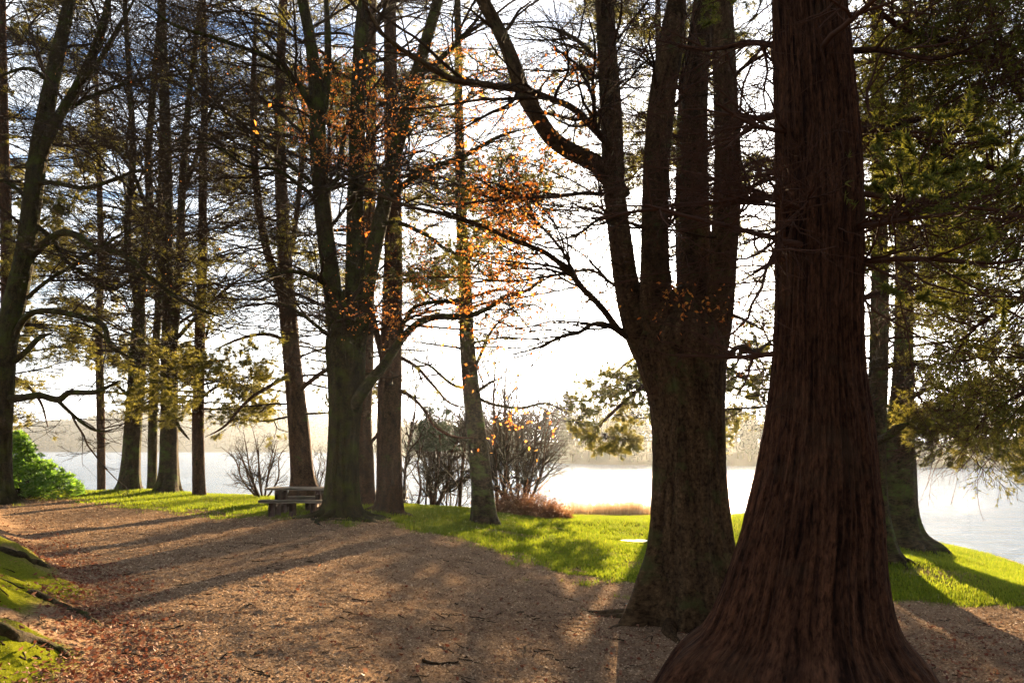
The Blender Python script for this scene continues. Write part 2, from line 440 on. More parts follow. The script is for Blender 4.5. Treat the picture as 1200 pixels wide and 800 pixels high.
M['post'] = t.fin(t.pbr(t.ramp(n.outputs[0], [(0.3, (.07, .035, .025)), (0.7, (.15, .08, .055))]), 0.75, t.bump(n.outputs[0], 0.6, 0.01), 0.3))
t = NT('hill_ground'); n = t.noise(t.n('ShaderNodeNewGeometry').outputs['Position'], 0.03, 5)
M['hill'] = t.fin(t.pbr(t.ramp(n.outputs[0], [(0.35, (.014, .02, .014)), (0.65, (.034, .038, .024))]), 0.95))
t = NT('wet_stone'); n = t.noise(t.n('ShaderNodeTexCoord').outputs['Object'], 12, 5)
M['stone'] = t.fin(t.pbr(t.ramp(n.outputs[0], [(0.3, (.03, .03, .03)), (0.7, (.09, .085, .08))]), 0.5, t.bump(n.outputs[0], 0.6, 0.01)))

# ------------------------------------------------------------------ ground
def warp(lo, hi, n, c, p):
    u = np.linspace(-1, 1, n); s = np.sign(u) * np.abs(u) ** p
    return np.where(s < 0, c + s * (c - lo), c + s * (hi - c))
gx = np.unique(np.concatenate([np.linspace(-7.5, 5.5, 400), warp(-160, 60, 260, -1, 2.4)]))
gy = np.unique(np.concatenate([np.linspace(3.2, 11.5, 260), np.linspace(11.5, 40, 200), np.linspace(-60, 3, 40), np.linspace(41, 70, 20)]))
X, Y = np.meshgrid(gx, gy)
Z = height(X, Y)
GR = grass_m(X, Y)
BD = bank_d(X, Y)
MO = moss_m(X, Y)
ny, nx = X.shape
V = np.stack([X, Y, Z], -1).reshape(-1, 3)
idx = np.arange(nx * ny).reshape(ny, nx)
Q = np.stack([idx[:-1, :-1], idx[:-1, 1:], idx[1:, 1:], idx[1:, :-1]], -1).reshape(-1, 4)
fc = V[Q].mean(1)
fb = bank_d(fc[:, 0], fc[:, 1]) > 0.35
fg = (fc[:, 1] > np.interp(fc[:, 0], *GB)) & ~fb
fp = ~fb & ~fg
at_all = {'grass': GR.ravel(), 'moss': MO.ravel()}
for nm, m in (('ground', fg), ('path', fp), ('bank', fb)):
    q = Q[m]; u, inv = np.unique(q, return_inverse=True)
    o = mk(nm, V[u], [inv.reshape(-1, 4)], M['floor'], None, {k: a[u] for k, a in at_all.items()})
    tag(o, {'ground': 'sunlit grassy ground sloping down to the lake shore', 'path': 'broad brown woodland path of trodden earth and leaf crumbs',
            'bank': 'mossy earth bank beside the path'}[nm], kind='structure')
# lake: one water sheet, far bed below it
WV = []
r_ = 1400.0
o = mk('water', np.array([(-r_, -60, LAKE), (r_, -60, LAKE), (r_, 2 * r_, LAKE), (-r_, 2 * r_, LAKE)]), [np.array([[0, 1, 2, 3]])], M['water'], smooth=False)
tag(o, 'rippled lake water shining under the low sun', kind='structure')

# far shores: hills with a real depth
def hill(name, pts, depth, label):
    """pts: rows (px, py_top, Y) ; strip of land rising from the water and falling behind"""
    p = np.array(pts, float); n = 260
    s = np.linspace(0, len(p) - 1, n)
    px, py, Yd = [np.interp(s, np.arange(len(p)), p[:, k]) for k in range(3)]
    m = 26; v = np.linspace(0, 1, m)
    top = np.array([at(a, b, c)[2] for a, b, c in zip(px, py, Yd)]) - LAKE
    x = (px - 600) / F * Yd
    VV = np.empty((n, m, 3))
    for j in range(m):
        yy = Yd + depth * v[j]
        prof = math.sin(min(v[j] * 1.25, 1) * math.pi / 2) ** 0.8 if v[j] < 0.8 else 1 - (v[j] - 0.8) * 3.5
        VV[:, j] = np.stack([x * (1 + 0.5 * depth * v[j] / Yd), yy, LAKE - 0.6 + (top * (1 + depth * v[j] / Yd * 0.8) + 0.6) * prof
                             + top * 0.12 * fbm(x * 6 / depth, yy * 6 / depth, 0, 3, 3) * prof], -1)
    i = np.arange(n * m).reshape(n, m)
    q = np.stack([i[:-1, :-1], i[1:, :-1], i[1:, 1:], i[:-1, 1:]], -1).reshape(-1, 4)
    o = mk(name, VV.reshape(-1, 3), [q], M['hill']); tag(o, label, kind='structure')
    return VV
h1 = hill('hills', [(-700, 500, 760), (-400, 470, 740), (-150, 480, 720), (0, 508, 700), (50, 506, 690), (90, 494, 690), (130, 489, 690), (200, 490, 680), (260, 490, 680), (330, 492, 660), (400, 500, 620), (470, 512, 560), (520, 520, 500)], 260,
          'wooded hill across the lake, pale in the haze')
h2 = hill('hills', [(440, 527, 300), (520, 524, 230), (600, 520, 180), (680, 522, 150), (760, 520, 140), (850, 521, 135), (950, 524, 128), (1100, 526, 122), (1300, 520, 118), (1700, 500, 110)], 70,
          'low far shore behind the sunlit water')
def woods(name, VV, n, hh, leafn, ls, lo, label):
    nn, m, _ = VV.shape
    a = rng.integers(0, nn - 1, n); b = (rng.random(n) ** 1.3 * (m * 0.75)).astype(int)
    f = rng.random(n)[:, None]
    base = VV[a, b] * (1 - f) + VV[np.minimum(a + 1, nn - 1), b] * f
    base = base[base[:, 2] > LAKE + 0.1]; n = len(base)
    H = hh * (0.55 + 0.75 * rng.random(n)); con = rng.random(n) < 0.45
    i = np.repeat(np.arange(n), leafn); k = len(i)
    v = rng.random(k) ** 0.8; th = rng.random(k) * 2 * np.pi
    rad = np.where(con[i], (1 - v) * 0.22 + 0.02, 0.27 * np.sqrt(np.clip(1 - (2 * v - 1) ** 2, 0, 1)) + 0.03) * H[i] * (0.75 + 0.35 * rng.random(k))
    c = base[i] + np.stack([np.cos(th) * rad, np.sin(th) * rad, (0.12 + 0.88 * v) * H[i]], 1)
    V_, f_ = tris(c, randunit(k), randunit(k), ls * (0.6 + rng.random(k)), ls * (0.5 + 0.5 * rng.random(k)))
    tP = np.stack([base, base + np.stack([np.zeros(n), np.zeros(n), H * 0.8], 1)], 1); tR = np.stack([H * 0.02, H * 0.006], 1)
    V2, f2 = tubes(tP, tR, 4)
    o = mk(name, np.concatenate([V_, V2]), [f_, f2 + len(V_)], M['farwood'], smooth=False)
    tag(o, label, 'woods', kind='stuff')
woods('far_woods', h1, 2600, 13, 26, 3.2, 0, 'distant woodland covering the hazy hill over the lake')
woods('far_woods', h2, 520, 8.5, 190, 0.62, 0, 'hazy line of trees along the far shore')

# unseen wood added behind the viewpoint to cut the sky's fill light
def sky_shade_wood():
    n = 46; a_ = np.radians(np.concatenate([rng.uniform(105, 258, n)])) ; d_ = rng.uniform(9, 34, n)
    bx, by = np.sin(a_) * d_, np.cos(a_) * d_; bx = np.minimum(bx, 12.5)
    bz = height(bx, by); H = rng.uniform(15, 24, n)
    t_ = np.linspace(0, 1, 6)
    P = np.stack([bx[:, None] + rng.normal(size=(n, 6)) * .15 * t_, by[:, None] + rng.normal(size=(n, 6)) * .15 * t_, bz[:, None] - .2 + H[:, None] * t_], -1)
    V, q = tubes(P, (0.32 * rng.uniform(.7, 1.3, n))[:, None] * (1 - .85 * t_)[None], 12)
    i = np.repeat(np.arange(n), 1500); k = len(i); v = rng.random(k) ** .8; th = rng.random(k) * 6.283
    r = (1.0 - v) * 3.4 * np.sqrt(rng.random(k)) + .25
    c = np.stack([bx[i] + np.cos(th) * r, by[i] + np.sin(th) * r, bz[i] + H[i] * (.06 + .94 * v)], 1)
    V2, f2 = tris(c, randunit(k, .5), randunit(k, .4), rng.uniform(.3, .8, k), rng.uniform(.12, .32, k))
    o = mk('sky_shade_woods', np.concatenate([V, V2]), [q, f2 + len(V)], None, smooth=False, mats=[M['pine'], M['needledark']], midx=np.concatenate([np.zeros(len(q)), np.ones(len(f2))]))
    tag(o, 'unseen dark conifer wood added behind the viewpoint to shut out sky light', 'woods', kind='stuff')
sky_shade_wood()
# ------------------------------------------------------------------ trees
def conv(pts, jit=0.0):
    out = []
    for (px, py, Yd, dp) in pts:
        p = at(px, py, Yd); out.append([p[0], p[1], p[2], dp / 2.0 / F * Yd])
    return np.array(out)
SPECIAL = {}
def tree(name, label, cat, group, trunk, limbs, bark, twig, S=40, K=150, amp=0.006, lobes=0.25, lobe_h=0.4, seed=1, crown=None,
         foliage=None, fth=8, fz=1.6, coarse=0.03, barkmat2=None, roots=None):
    tk = conv(trunk)
    b = tk[0].copy(); gz = float(height(b[0], b[1])); 
    root = thing(name, label, cat, (b[0], b[1], gz), group)
    if tk[0][2] > gz - 0.02:
        pass
    tk[0][2] = gz - 0.02
    sub = tk[0].copy(); sub[2] -= 0.35; sub[3] *= 1.18
    tk = np.vstack([sub, tk])
    V, q, B = bark_tube(tk, S, K, amp, lobes, lobe_h, seed, fth, fz, coarse, True)
    mk('trunk', V, [q], M[bark], root, {'bark': B})
    allp = [tk[1:]]
    for j, l in enumerate(limbs):
        lp = conv(l); lp[-1, 3] *= 0.35
        if lp[0][3] < 0.12: lp[:, 3] *= 0.85
        allp.append(lp)
        big = lp[0][3] > 0.07
        ln = np.linalg.norm(np.diff(lp[:, :3], axis=0), axis=1).sum()
        # gentle organic wobble on thin limbs
        sp, s = spline(lp, max(6, int(ln / 0.12)))
        if not big:
            am = min(0.05, ln * 0.01)
            sp[1:-1, 0] += am * fbm(s[1:-1] * 2.2, j * 3.1, seed, 3, 8); sp[1:-1, 2] += am * fbm(s[1:-1] * 2.2, j * 5.3, seed, 3, 18)
            sp[1:-1, 1] += 2 * am * fbm(s[1:-1] * 1.1, j * 7.3, seed, 3, 28)
        V, q, B = bark_tube(sp, (max(16, S // 2) if big else 9), max(10, int(ln / (0.05 if big and S > 60 else 0.12))), amp * (0.8 if big else 0.3), 0, 1, seed + j + 1, fth * 0.7, fz, coarse)
        mk('limb', V, [q], M[barkmat2 or bark], root, {'bark': B})
    if roots:
        nr, ln_, rr_ = roots; rg = np.random.default_rng(seed)
        for k in range(nr):
            th = 2 * np.pi * (k + rg.uniform(-.25, .25)) / nr + seed; L_ = ln_ * rg.uniform(.6, 1.15); rb = rr_ * rg.uniform(.7, 1.2); t_ = np.linspace(0, 1, 7)
            x0 = tk[1][0] + np.cos(th + .35 * np.sin(t_ * 3 + k)) * (0.25 * tk[1][3] + t_ * L_); y0 = tk[1][1] + np.sin(th + .35 * np.sin(t_ * 3 + k)) * (0.25 * tk[1][3] + t_ * L_)
            r_ = rb * (1 - .8 * t_); z0 = height(x0, y0) + r_ * (0.35 - 2.3 * t_ ** 2) + 0.15 * np.maximum(0, 1 - t_ * 4)
            sp, s_ = spline(np.stack([x0, y0, z0, r_], 1), 40)
            V, q, B = bark_tube(sp, 20, 60, amp * .6, 0, 1, seed + 30 + k, fth * .6, fz * 2, 0.09)
            mk('root', V, [q], M[bark], root, {'bark': B})
    if crown: crown(root, allp, M[twig])
    return root, allp

def emit(name, sets, mat, root):
    """sets: list of (P,R,S)"""
    m = MB()
    for P, R, S in sets:
        if len(P): V, q = tubes(P, R, S); m.add(V, q)
    if m.n: return m.build(name, mat, root)
    return None

def beech_crown(n1=26, n2=170, n3=900, n4=3200, L1=(2.2, 4.6), zlo=2.5, scale=1.0, leaves=0, leafmat='orange', leafsel=None, limb_only=False, up=0.02, leafsize=0.075):
    def f(root, polys, mat):
        rs = float(np.clip(root.location.y / 14.0, 0.7, 1.9))
        P0, R0 = resample(polys, 24)
        # only above zlo
        src = [(P0[i], R0[i]) for i in range(len(polys))]
        P, R = P0, R0
        lw = np.linalg.norm(np.diff(P, axis=1), axis=2).sum(1)
        if len(polys) > 1: lw[0] *= 0.35
        a, ra = grow(P, R, n1, (L1[0] * scale, L1[1] * scale), 12, (35, 75), up, 0.13, 0.25, 0.97, 0.35, 0.008, 0.35, 0.045 * scale, 0.0, lw)
        m = a[:, 0, 2] > zlo; a, ra = a[m], ra[m]
        thin = [i for i in range(len(polys)) if R0[i, 0] < 0.075]
        A = np.concatenate([a] + ([resample([polys[i] for i in thin], 12)[0]] if thin else [])); RA = np.concatenate([ra] + ([resample([polys[i] for i in thin], 12)[1]] if thin else []))
        b, rb = grow(A, RA, n2, (1.4 * scale, 3.2 * scale), 10, (25, 55), 0.02, 0.12, 0.12, 1, 0.6, 0.005 * rs, 0.45)
        b, rb = cull(b, rb, -500, 1700, -1500, 900)
        c, rc = grow(b, rb, n3, (0.6 * scale, 1.5 * scale), 7, (22, 55), 0.02, 0.14, 0.1, 1, 0.6, 0.0036 * rs, 0.4)
        c, rc = cull(c, rc, -260, 1460, -420, 900)
        d, rd = grow(c, rc, n4, (0.25 * scale, 0.8 * scale), 5, (25, 60), 0.02, 0.18, 0.1, 1, 0.65, 0.0026 * rs, 0.3)
        d, rd = cull(d, rd)
        emit('crown', [(a, ra, 7), (b, rb, 5), (c, rc, 4), (d, rd, 3)], mat, root)
        if leaves:
            p, T, i = sample_on(d, rd, leaves * 34, 0.15)
            px, py, w = to_px(p)
            k = leafsel(px, py, p)
            k = k * sstep(-0.25, 0.35, fbm(p[:, 0] * 1.6, p[:, 1] * 1.6, p[:, 2] * 1.6, 3, 90))
            s = rng.random(len(p)) < k; p, T = p[s][:leaves], T[s][:leaves]
            n = len(p)
            if n:
                dd = unit(T * 0.6 + randunit(n)); dd[:, 2] -= 0.25; dd = unit(dd)
                nn = unit(np.cross(dd, randunit(n)))
                V, f_ = leafquads(p, dd, nn, leafsize * (0.7 + 0.6 * rng.random(n)), leafsize * .62 * (0.7 + 0.5 * rng.random(n)))
                mk('leaves', V, [f_], M[leafmat], root, smooth=False)
    return f

def pine_crown(n1=60, n2=420, n3=1700, L1=(1.6, 3.8), zlo=2.0, droop=0.02, up=0.02, tufts=6000, tuft_k=7, size=0.10, width=0.011, prob=None, mat_n='needle', limbsrc=False, ang=(65, 100), scale=1.0, n4=2200, flat=0.55, clump=0.6, thr=0.0, green=None):
    def f(root, polys, mat):
        rs = float(np.clip(root.location.y / 14.0, 0.7, 1.9))
        P, R = resample(polys, 30)
        lw = np.linalg.norm(np.diff(P, axis=1), axis=2).sum(1)
        a, ra = grow(P, R, n1, (L1[0] * scale, L1[1] * scale), 12, ang, up, 0.10, 0.12, 0.98, 0.30, 0.008, flat, 0.035 * scale, droop, lw)
        m = a[:, 0, 2] > zlo; a, ra = a[m], ra[m]
        thin = [i for i in range(len(polys)) if R[i, 0] < 0.06]
        A = np.concatenate([a] + ([resample([polys[i] for i in thin], 12)[0]] if thin else [])); RA = np.concatenate([ra] + ([resample([polys[i] for i in thin], 12)[1]] if thin else []))
        b, rb = grow(A, RA, n2, (0.6 * scale, 1.6 * scale), 8, (35, 65), 0.0, 0.14, 0.2, 1, 0.6, 0.005 * rs, 0.5)
        b, rb = cull(b, rb, -500, 1700, -1500, 900)
        c, rc = grow(b, rb, n3, (0.3 * scale, 0.8 * scale), 6, (30, 60), 0.03, 0.18, 0.15, 1, 0.6, 0.0036 * rs, 0.3)
        c, rc = cull(c, rc, -260, 1460, -420, 900)
        d, rd = grow(c, rc, n4, (0.15 * scale, 0.4 * scale), 4, (30, 60), 0.03, 0.18, 0.15, 1, 0.6, 0.003 * rs, 0.2)
        d, rd = cull(d, rd)
        emit('crown', [(a, ra, 6), (b, rb, 5), (c, rc, 4), (d, rd, 3)], mat, root)
        if tufts:
            D, RD = (d, rd)
            p, T, i = sample_on(D, RD, tufts * 16, 0.2)
            pr = sstep(-0.10 + thr, 0.20 + thr, fbm(p[:, 0] * clump, p[:, 1] * clump, p[:, 2] * clump * 1.7, 3, int(abs(polys[0][0][0]) * 7) + 40))
            if prob is not None:
                px, py, w = to_px(p); pr = pr * prob(px, py, p)
            s = rng.random(len(p)) < pr; p, T = p[s][:tufts], T[s][:tufts]
            n = len(p)
            if n:
                p = np.repeat(p, tuft_k, 0); T = np.repeat(T, tuft_k, 0); n = len(p)
                dd = unit(T * 0.7 + randunit(n) * 0.9); nn = unit(np.cross(dd, randunit(n)))
                V, f_ = tris(p, dd, nn, size * (0.6 + 0.7 * rng.random(n)), width * (0.7 + 0.6 * rng.random(n)))
                mk('needles', V, [f_], M[mat_n], root, smooth=False)
    return f
def box_prob(*boxes, base=0.0):
    def f(px, py, p):
        r = np.full(len(px), base)
        for (x0, y0, x1, y1, v) in boxes:
            cx, cy, rx, ry = (x0 + x1) / 2, (y0 + y1) / 2, (x1 - x0) / 2, (y1 - y0) / 2
            e = np.hypot((px - cx) / rx, (py - cy) / ry)
            r = np.maximum(r, v * sstep(1.25, 0.8, e))
        return r
    return f

TW = 'tall bare trees along the lake shore'
CC_ = pine_crown(44, 420, 2200, (1.0, 2.6), 2.0, 0.05, 0.02, 9000, 6, 0.05, 0.010, box_prob((1000, 100, 1250, 420, 0.9), (820, -60, 930, 120, .5), (600, -420, 1400, -40, .8)), 'cedarleaf', n4=2200, scale=0.8)
def wisps(root, polys, mat):
    P, R = resample(polys[:1], 30)
    a, ra = grow(P, R, 90, (0.35, 1.1), 12, (60, 100), -0.03, 0.13, 0.1, 0.8, 0.03, 0.004, 0.0)
    a = a[:, 0:] ; m = (a[:, 0, 2] > 1.9) & (a[:, -1, 1] < 6.0); a, ra = a[m], ra[m]
    b, rb = grow(a, ra, 220, (0.15, 0.5), 8, (30, 70), -0.03, 0.15, 0.3, 1, 0.6, 0.002, 0.0)
    emit('crown', [(a, ra, 5), (b, rb, 4)], mat, root)  # thin dead twigs springing from the trunk, separate from the main crown
# --- the great red-barked conifer at the front
_, CEDAR = tree('conifer_tree', 'huge dark conifer with fibrous red-brown bark and flared foot, nearest the camera', 'tree', None,
     [(932, 796, 5.7, 352), (934, 775, 5.7, 262), (938, 740, 5.7, 205), (941, 705, 5.7, 178), (947, 655, 5.7, 157), (954, 600, 5.7, 141), (959, 500, 5.7, 112), (959, 400, 5.7, 92), (960, 200, 5.7, 90), (948, 0, 5.7, 78), (940, -200, 5.7, 66), (938, -600, 5.8, 44)],
     [[(985, 250, 5.7, 12), (1030, 262, 6.0, 9), (1090, 240, 6.4, 6), (1150, 215, 6.7, 3)],
      [(980, 150, 5.7, 10), (1040, 150, 6.2, 8), (1110, 128, 6.6, 5), (1180, 118, 7, 3)],
      [(990, 350, 5.7, 8), (1030, 345, 6.3, 6), (1075, 330, 6.8, 3)],
      [(930, 130, 5.7, 9), (890, 140, 6.2, 7), (850, 132, 6.7, 5), (790, 140, 7.2, 3)],
      [(930, 60, 5.7, 9), (880, 50, 6.2, 7), (820, 60, 6.6, 5), (760, 42, 7.2, 3)],
      [(930, 300, 5.7, 7), (900, 310, 6.2, 5), (868, 330, 6.7, 3)],
      [(930, 215, 5.7, 7), (893, 235, 6.0, 5), (850, 240, 6.4, 3)],
      [(990, 60, 5.7, 9), (1035, 60, 5.4, 7), (1100, 70, 5.1, 5), (1170, 40, 5.0, 3)]],
     'cedar', 'twigred', roots=(9, 1.9, .15), S=420, K=520, amp=0.024, lobes=0.40, lobe_h=0.34, seed=3, fth=9, fz=0.9, coarse=0.03,
     crown=lambda root, polys, mat: (wisps(root, polys, mat), CC_(root, polys, mat)))

# --- the great beech that hides the sun
S_ = lambda *a: list(a)
def lsel10(px, py, p): return np.where((px < 700) & (py > 60), 0.25, 0.0) + np.where((px > 700) & (px < 880) & (py > 330) & (py < 440), 0.5, 0)
BE = 9.6
THIN = (540, 0.35)
tree('beech_tree', 'massive multi-stemmed beech with a buttressed trunk hiding the low sun, behind the red conifer', 'tree', None,
     [(812, 694, BE, 134), (811, 672, BE, 108), (810, 640, BE, 93), (809, 590, BE, 86), (808, 540, BE, 82), (806, 480, BE, 84), (801, 440, BE, 94), (798, 410, BE, 104), (798, 388, BE, 96), (800, 366, BE, 66), (800, 345, BE, 30), (800, 335, BE, 4)],
     [[(772, 425, BE, 46), (752, 392, BE, 40), (736, 340, BE, 30), (727, 280, BE, 27), (720, 220, BE, 26), (717, 150, BE, 26), (711, 60, BE, 23), (707, -30, BE, 20), (700, -160, BE, 15)],
      [(785, 430, BE, 52), (772, 390, BE - .1, 44), (768, 330, BE - .2, 36), (768, 270, BE - .2, 32), (770, 190, BE - .2, 31), (777, 110, BE - .3, 31), (788, 40, BE - .4, 28), (800, -60, BE - .4, 22)],
      [(815, 430, BE, 56), (820, 385, BE, 44), (818, 320, BE + .1, 38), (814, 250, BE + .2, 33), (814, 180, BE + .3, 30), (816, 90, BE + .4, 30), (826, 0, BE + .5, 26), (832, -80, BE + .6, 20)],
      [(828, 425, BE, 40), (840, 380, BE - .2, 34), (848, 300, BE - .3, 31), (853, 200, BE - .4, 30), (850, 100, BE - .5, 28), (846, 0, BE - .5, 25), (845, -80, BE - .5, 20)],
      [(728, 232, BE, 24), (712, 205, BE, 22), (693, 189, BE - .1, 20), (668, 177, BE - .2, 19), (645, 160, BE - .3, 18), (628, 134, BE - .4, 18), (613, 108, BE - .4, 17), (600, 70, BE - .5, 16), (584, 34, BE - .5, 15), (562, -8, BE - .6, 14), (545, -60, BE - .6, 11)],
      [(735, 392, BE, 12), (724, 384, BE, 10), (708, 362, BE - .2, 9), (688, 342, BE - .4, 8.5), (664, 318, BE - .6, 8), (640, 297, BE - .8, 7), (618, 287, BE - 1, 6.5), (590, 276, BE - 1.2, 6), (560, 262, BE - 1.3, 5.5), (530, 252, BE - 1.4, 5), (500, 246, BE - 1.5, 4.6), (470, 237, BE - 1.6, 4), (435, 224, BE - 1.7, 3.2), (398, 204, BE - 1.8, 2)],
      [(738, 398, BE, 8), (715, 383, BE - .4, 6.5), (695, 378, BE - .7, 6), (678, 390, BE - .9, 5), (655, 396, BE - 1.1, 4.5), (630, 408, BE - 1.3, 3.5), (583, 418, BE - 1.6, 2)],
      [(722, 228, BE, 6), (690, 227, BE - .5, 5), (642, 233, BE - .9, 4.5), (600, 234, BE - 1.2, 4), (545, 240, BE - 1.5, 3), (498, 237, BE - 1.8, 2)],
      [(722, 252, BE, 5), (700, 258, BE - .3, 4), (678, 274, BE - .5, 3.5), (636, 286, BE - .8, 2.5)],
      [(726, 190, BE, 12), (702, 158, BE - .3, 10), (660, 124, BE - .8, 9), (618, 108, BE - 1.2, 9), (570, 102, BE - 1.5, 9), (530, 93, BE - 1.8, 8.5), (492, 74, BE - 2, 7.5), (462, 52, BE - 2.2, 6.5), (436, 24, BE - 2.4, 5.5), (420, -20, BE - 2.6, 4.5)],
      [(738, 345, BE, 5), (715, 330, BE + .4, 4), (690, 316, BE + .8, 3.4), (655, 322, BE + 1.2, 3), (625, 334, BE + 1.5, 2)],
      [(862, 230, BE - .3, 7), (890, 215, BE - .2, 6), (925, 205, BE, 4), (960, 190, BE + .3, 2)],
      [(850, 420, BE, 8), (868, 405, BE + .2, 6), (885, 412, BE + .5, 5), (910, 395, BE + .8, 3)],
      [(714, 90, BE, 7), (690, 60, BE + .3, 6), (660, 38, BE + .7, 5), (630, 30, BE + 1, 3)]],
     'beech', 'twig', roots=(9, 1.7, .12), S=300, K=360, amp=0.011, lobes=0.30, lobe_h=0.7, seed=8, fth=5.5, fz=0.8, coarse=0.05,
     crown=beech_crown(60, 520, 2800, 10000, (1.0, 2.4), 2.3, 0.62, 2600, 'orange', lsel10, leafsize=0.05))

THIN = None
# --- beech by the picnic table
Y6 = 17.2
def lsel6(px, py, p): return box_prob((340, 60, 480, 200, .55), (440, 40, 640, 200, .35), (430, 180, 620, 320, .3), (520, 260, 740, 430, .8), (390, 240, 520, 420, .55), (455, 440, 600, 500, .15), base=0.004)(px, py, p)
tree('beech_tree', 'mossy beech splitting into three upright stems, right of the picnic table, with dry orange leaves', 'tree', None,
     [(402, 614, Y6, 92), (402, 605, Y6, 62), (401, 590, Y6, 43), (401, 560, Y6, 37), (402, 520, Y6, 35), (405, 470, Y6, 38), (406, 430, Y6, 44), (405, 400, Y6, 44), (404, 375, Y6, 30), (404, 350, Y6, 14), (404, 340, Y6, 3)],
     [[(400, 420, Y6, 26), (395, 380, Y6, 24), (387, 320, Y6, 21), (380, 260, Y6, 20), (374, 190, Y6, 20), (371, 110, Y6, 17), (364, 50, Y6, 14), (352, -15, Y6, 12), (345, -90, Y6, 9)],
      [(408, 420, Y6, 26), (414, 370, Y6, 24), (416, 310, Y6, 22), (416, 240, Y6, 20), (418, 170, Y6, 19), (421, 90, Y6, 17), (424, 30, Y6, 15), (430, -60, Y6, 12)],
      [(416, 410, Y6 - .1, 22), (427, 350, Y6 - .3, 20), (438, 295, Y6 - .4, 18), (450, 240, Y6 - .5, 17), (463, 180, Y6 - .6, 17), (482, 110, Y6 - .7, 16), (499, 50, Y6 - .8, 14), (517, -15, Y6 - .9, 12), (530, -80, Y6 - 1, 9)],
      [(374, 170, Y6, 11), (383, 100, Y6 + .2, 10), (384, 40, Y6 + .3, 9), (380, -40, Y6 + .4, 7)],
      [(408, 492, Y6, 14), (420, 466, Y6 - .3, 13), (436, 444, Y6 - .5, 12), (452, 425, Y6 - .7, 11), (470, 398, Y6 - .9, 9), (488, 380, Y6 - 1.1, 7.5), (512, 371, Y6 - 1.3, 7), (545, 371, Y6 - 1.5, 6), (570, 362, Y6 - 1.7, 5), (594, 347, Y6 - 1.8, 4), (622, 338, Y6 - 2, 3), (640, 318, Y6 - 2.1, 2)],
      [(466, 402, Y6 - .9, 7), (474, 375, Y6 - .8, 6), (488, 358, Y6 - .7, 5.5), (515, 353, Y6 - .6, 5), (545, 351, Y6 - .5, 4), (580, 340, Y6 - .3, 3), (610, 345, Y6, 2)],
      [(416, 130, Y6, 8), (402, 160, Y6 - .3, 7), (398, 200, Y6 - .5, 5), (380, 222, Y6 - .7, 4), (340, 195, Y6 - .9, 3), (300, 178, Y6 - 1, 2)],
      [(452, 235, Y6 - .5, 10), (480, 212, Y6 - .8, 8), (510, 195, Y6 - 1, 7), (545, 182, Y6 - 1.2, 6), (585, 160, Y6 - 1.5, 4), (620, 150, Y6 - 1.8, 2)],
      [(380, 250, Y6, 8), (355, 220, Y6 - .3, 6), (325, 200, Y6 - .6, 5), (290, 195, Y6 - 1, 4), (250, 170, Y6 - 1.3, 3), (205, 165, Y6 - 1.6, 2)],
      [(390, 340, Y6, 7), (368, 325, Y6 - .4, 6), (340, 318, Y6 - .8, 5), (300, 330, Y6 - 1.2, 3), (262, 325, Y6 - 1.5, 2)],
      [(372, 140, Y6, 9), (350, 100, Y6 - .3, 8), (322, 72, Y6 - .7, 7), (290, 58, Y6 - 1, 6), (250, 44, Y6 - 1.3, 5), (205, 30, Y6 - 1.6, 4), (170, 5, Y6 - 1.8, 3)],
      [(395, 400, Y6, 6), (375, 385, Y6 - .5, 5), (350, 366, Y6 - .9, 4), (318, 350, Y6 - 1.2, 2)],
      [(490, 90, Y6 - .7, 9), (515, 70, Y6 - .9, 7), (545, 40, Y6 - 1.1, 6), (575, 0, Y6 - 1.3, 4)],
      [(446, 262, Y6 - .5, 7), (470, 262, Y6 - .7, 6), (500, 275, Y6 - .9, 5), (530, 296, Y6 - 1.1, 4), (570, 300, Y6 - 1.3, 2)]],
     'beechmoss', 'twig', roots=(8, 1.6, .10), S=90, K=220, amp=0.010, lobes=0.30, lobe_h=0.35, seed=14, fth=4, fz=1, coarse=0.05,
     crown=beech_crown(72, 620, 3300, 11000, (2.4, 5.2), 2.6, 1.0, 14000, 'orange', lsel6, leafsize=0.048))

KEEP = lambda px, py: np.where(py > 360, 0.45, 1.0)
# --- straight trunk beside it
Y8 = 18.6
tree('pine_tree', 'straight tall reddish pine standing close right of the mossy beech', 'tree', None,
     [(454, 611, Y8, 50), (454, 600, Y8, 38), (456, 575, Y8, 29), (456, 500, Y8, 27), (457, 440, Y8, 26), (459, 380, Y8, 23), (461, 300, Y8, 20), (460, 200, Y8, 18), (458, 100, Y8, 15), (457, 0, Y8, 13), (456, -120, Y8, 9)],
     [[(450, 425, Y8, 9), (440, 385, Y8, 8), (433, 350, Y8, 7.5), (431, 290, Y8 + .2, 6), (435, 230, Y8 + .3, 5)],
      [(462, 455, Y8, 6), (478, 462, Y8 - .3, 5), (495, 478, Y8 - .6, 4), (510, 500, Y8 - .8, 3.4), (535, 512, Y8 - 1, 3), (560, 512, Y8 - 1.2, 2)],
      [(462, 415, Y8, 6), (485, 428, Y8 + .2, 5), (505, 448, Y8 + .4, 4), (525, 470, Y8 + .6, 3), (545, 478, Y8 + .8, 2)],
      [(466, 320, Y8, 6), (485, 325, Y8, 5), (500, 345, Y8, 4), (520, 360, Y8, 2)]],
     'pine', 'twig', roots=(6, 1.0, .07), S=64, K=200, amp=0.014, lobes=0.22, lobe_h=0.4, seed=21, fth=5, fz=1.2,
     crown=pine_crown(60, 420, 2000, (1.4, 3.4), 3.0, 0.03, 0.02, 8000, 6, 0.09, 0.012, box_prob((440, 150, 700, 420, .7), (400, -50, 600, 160, .6), (470, 400, 560, 470, .5)), n4=4000))

KEEP = None
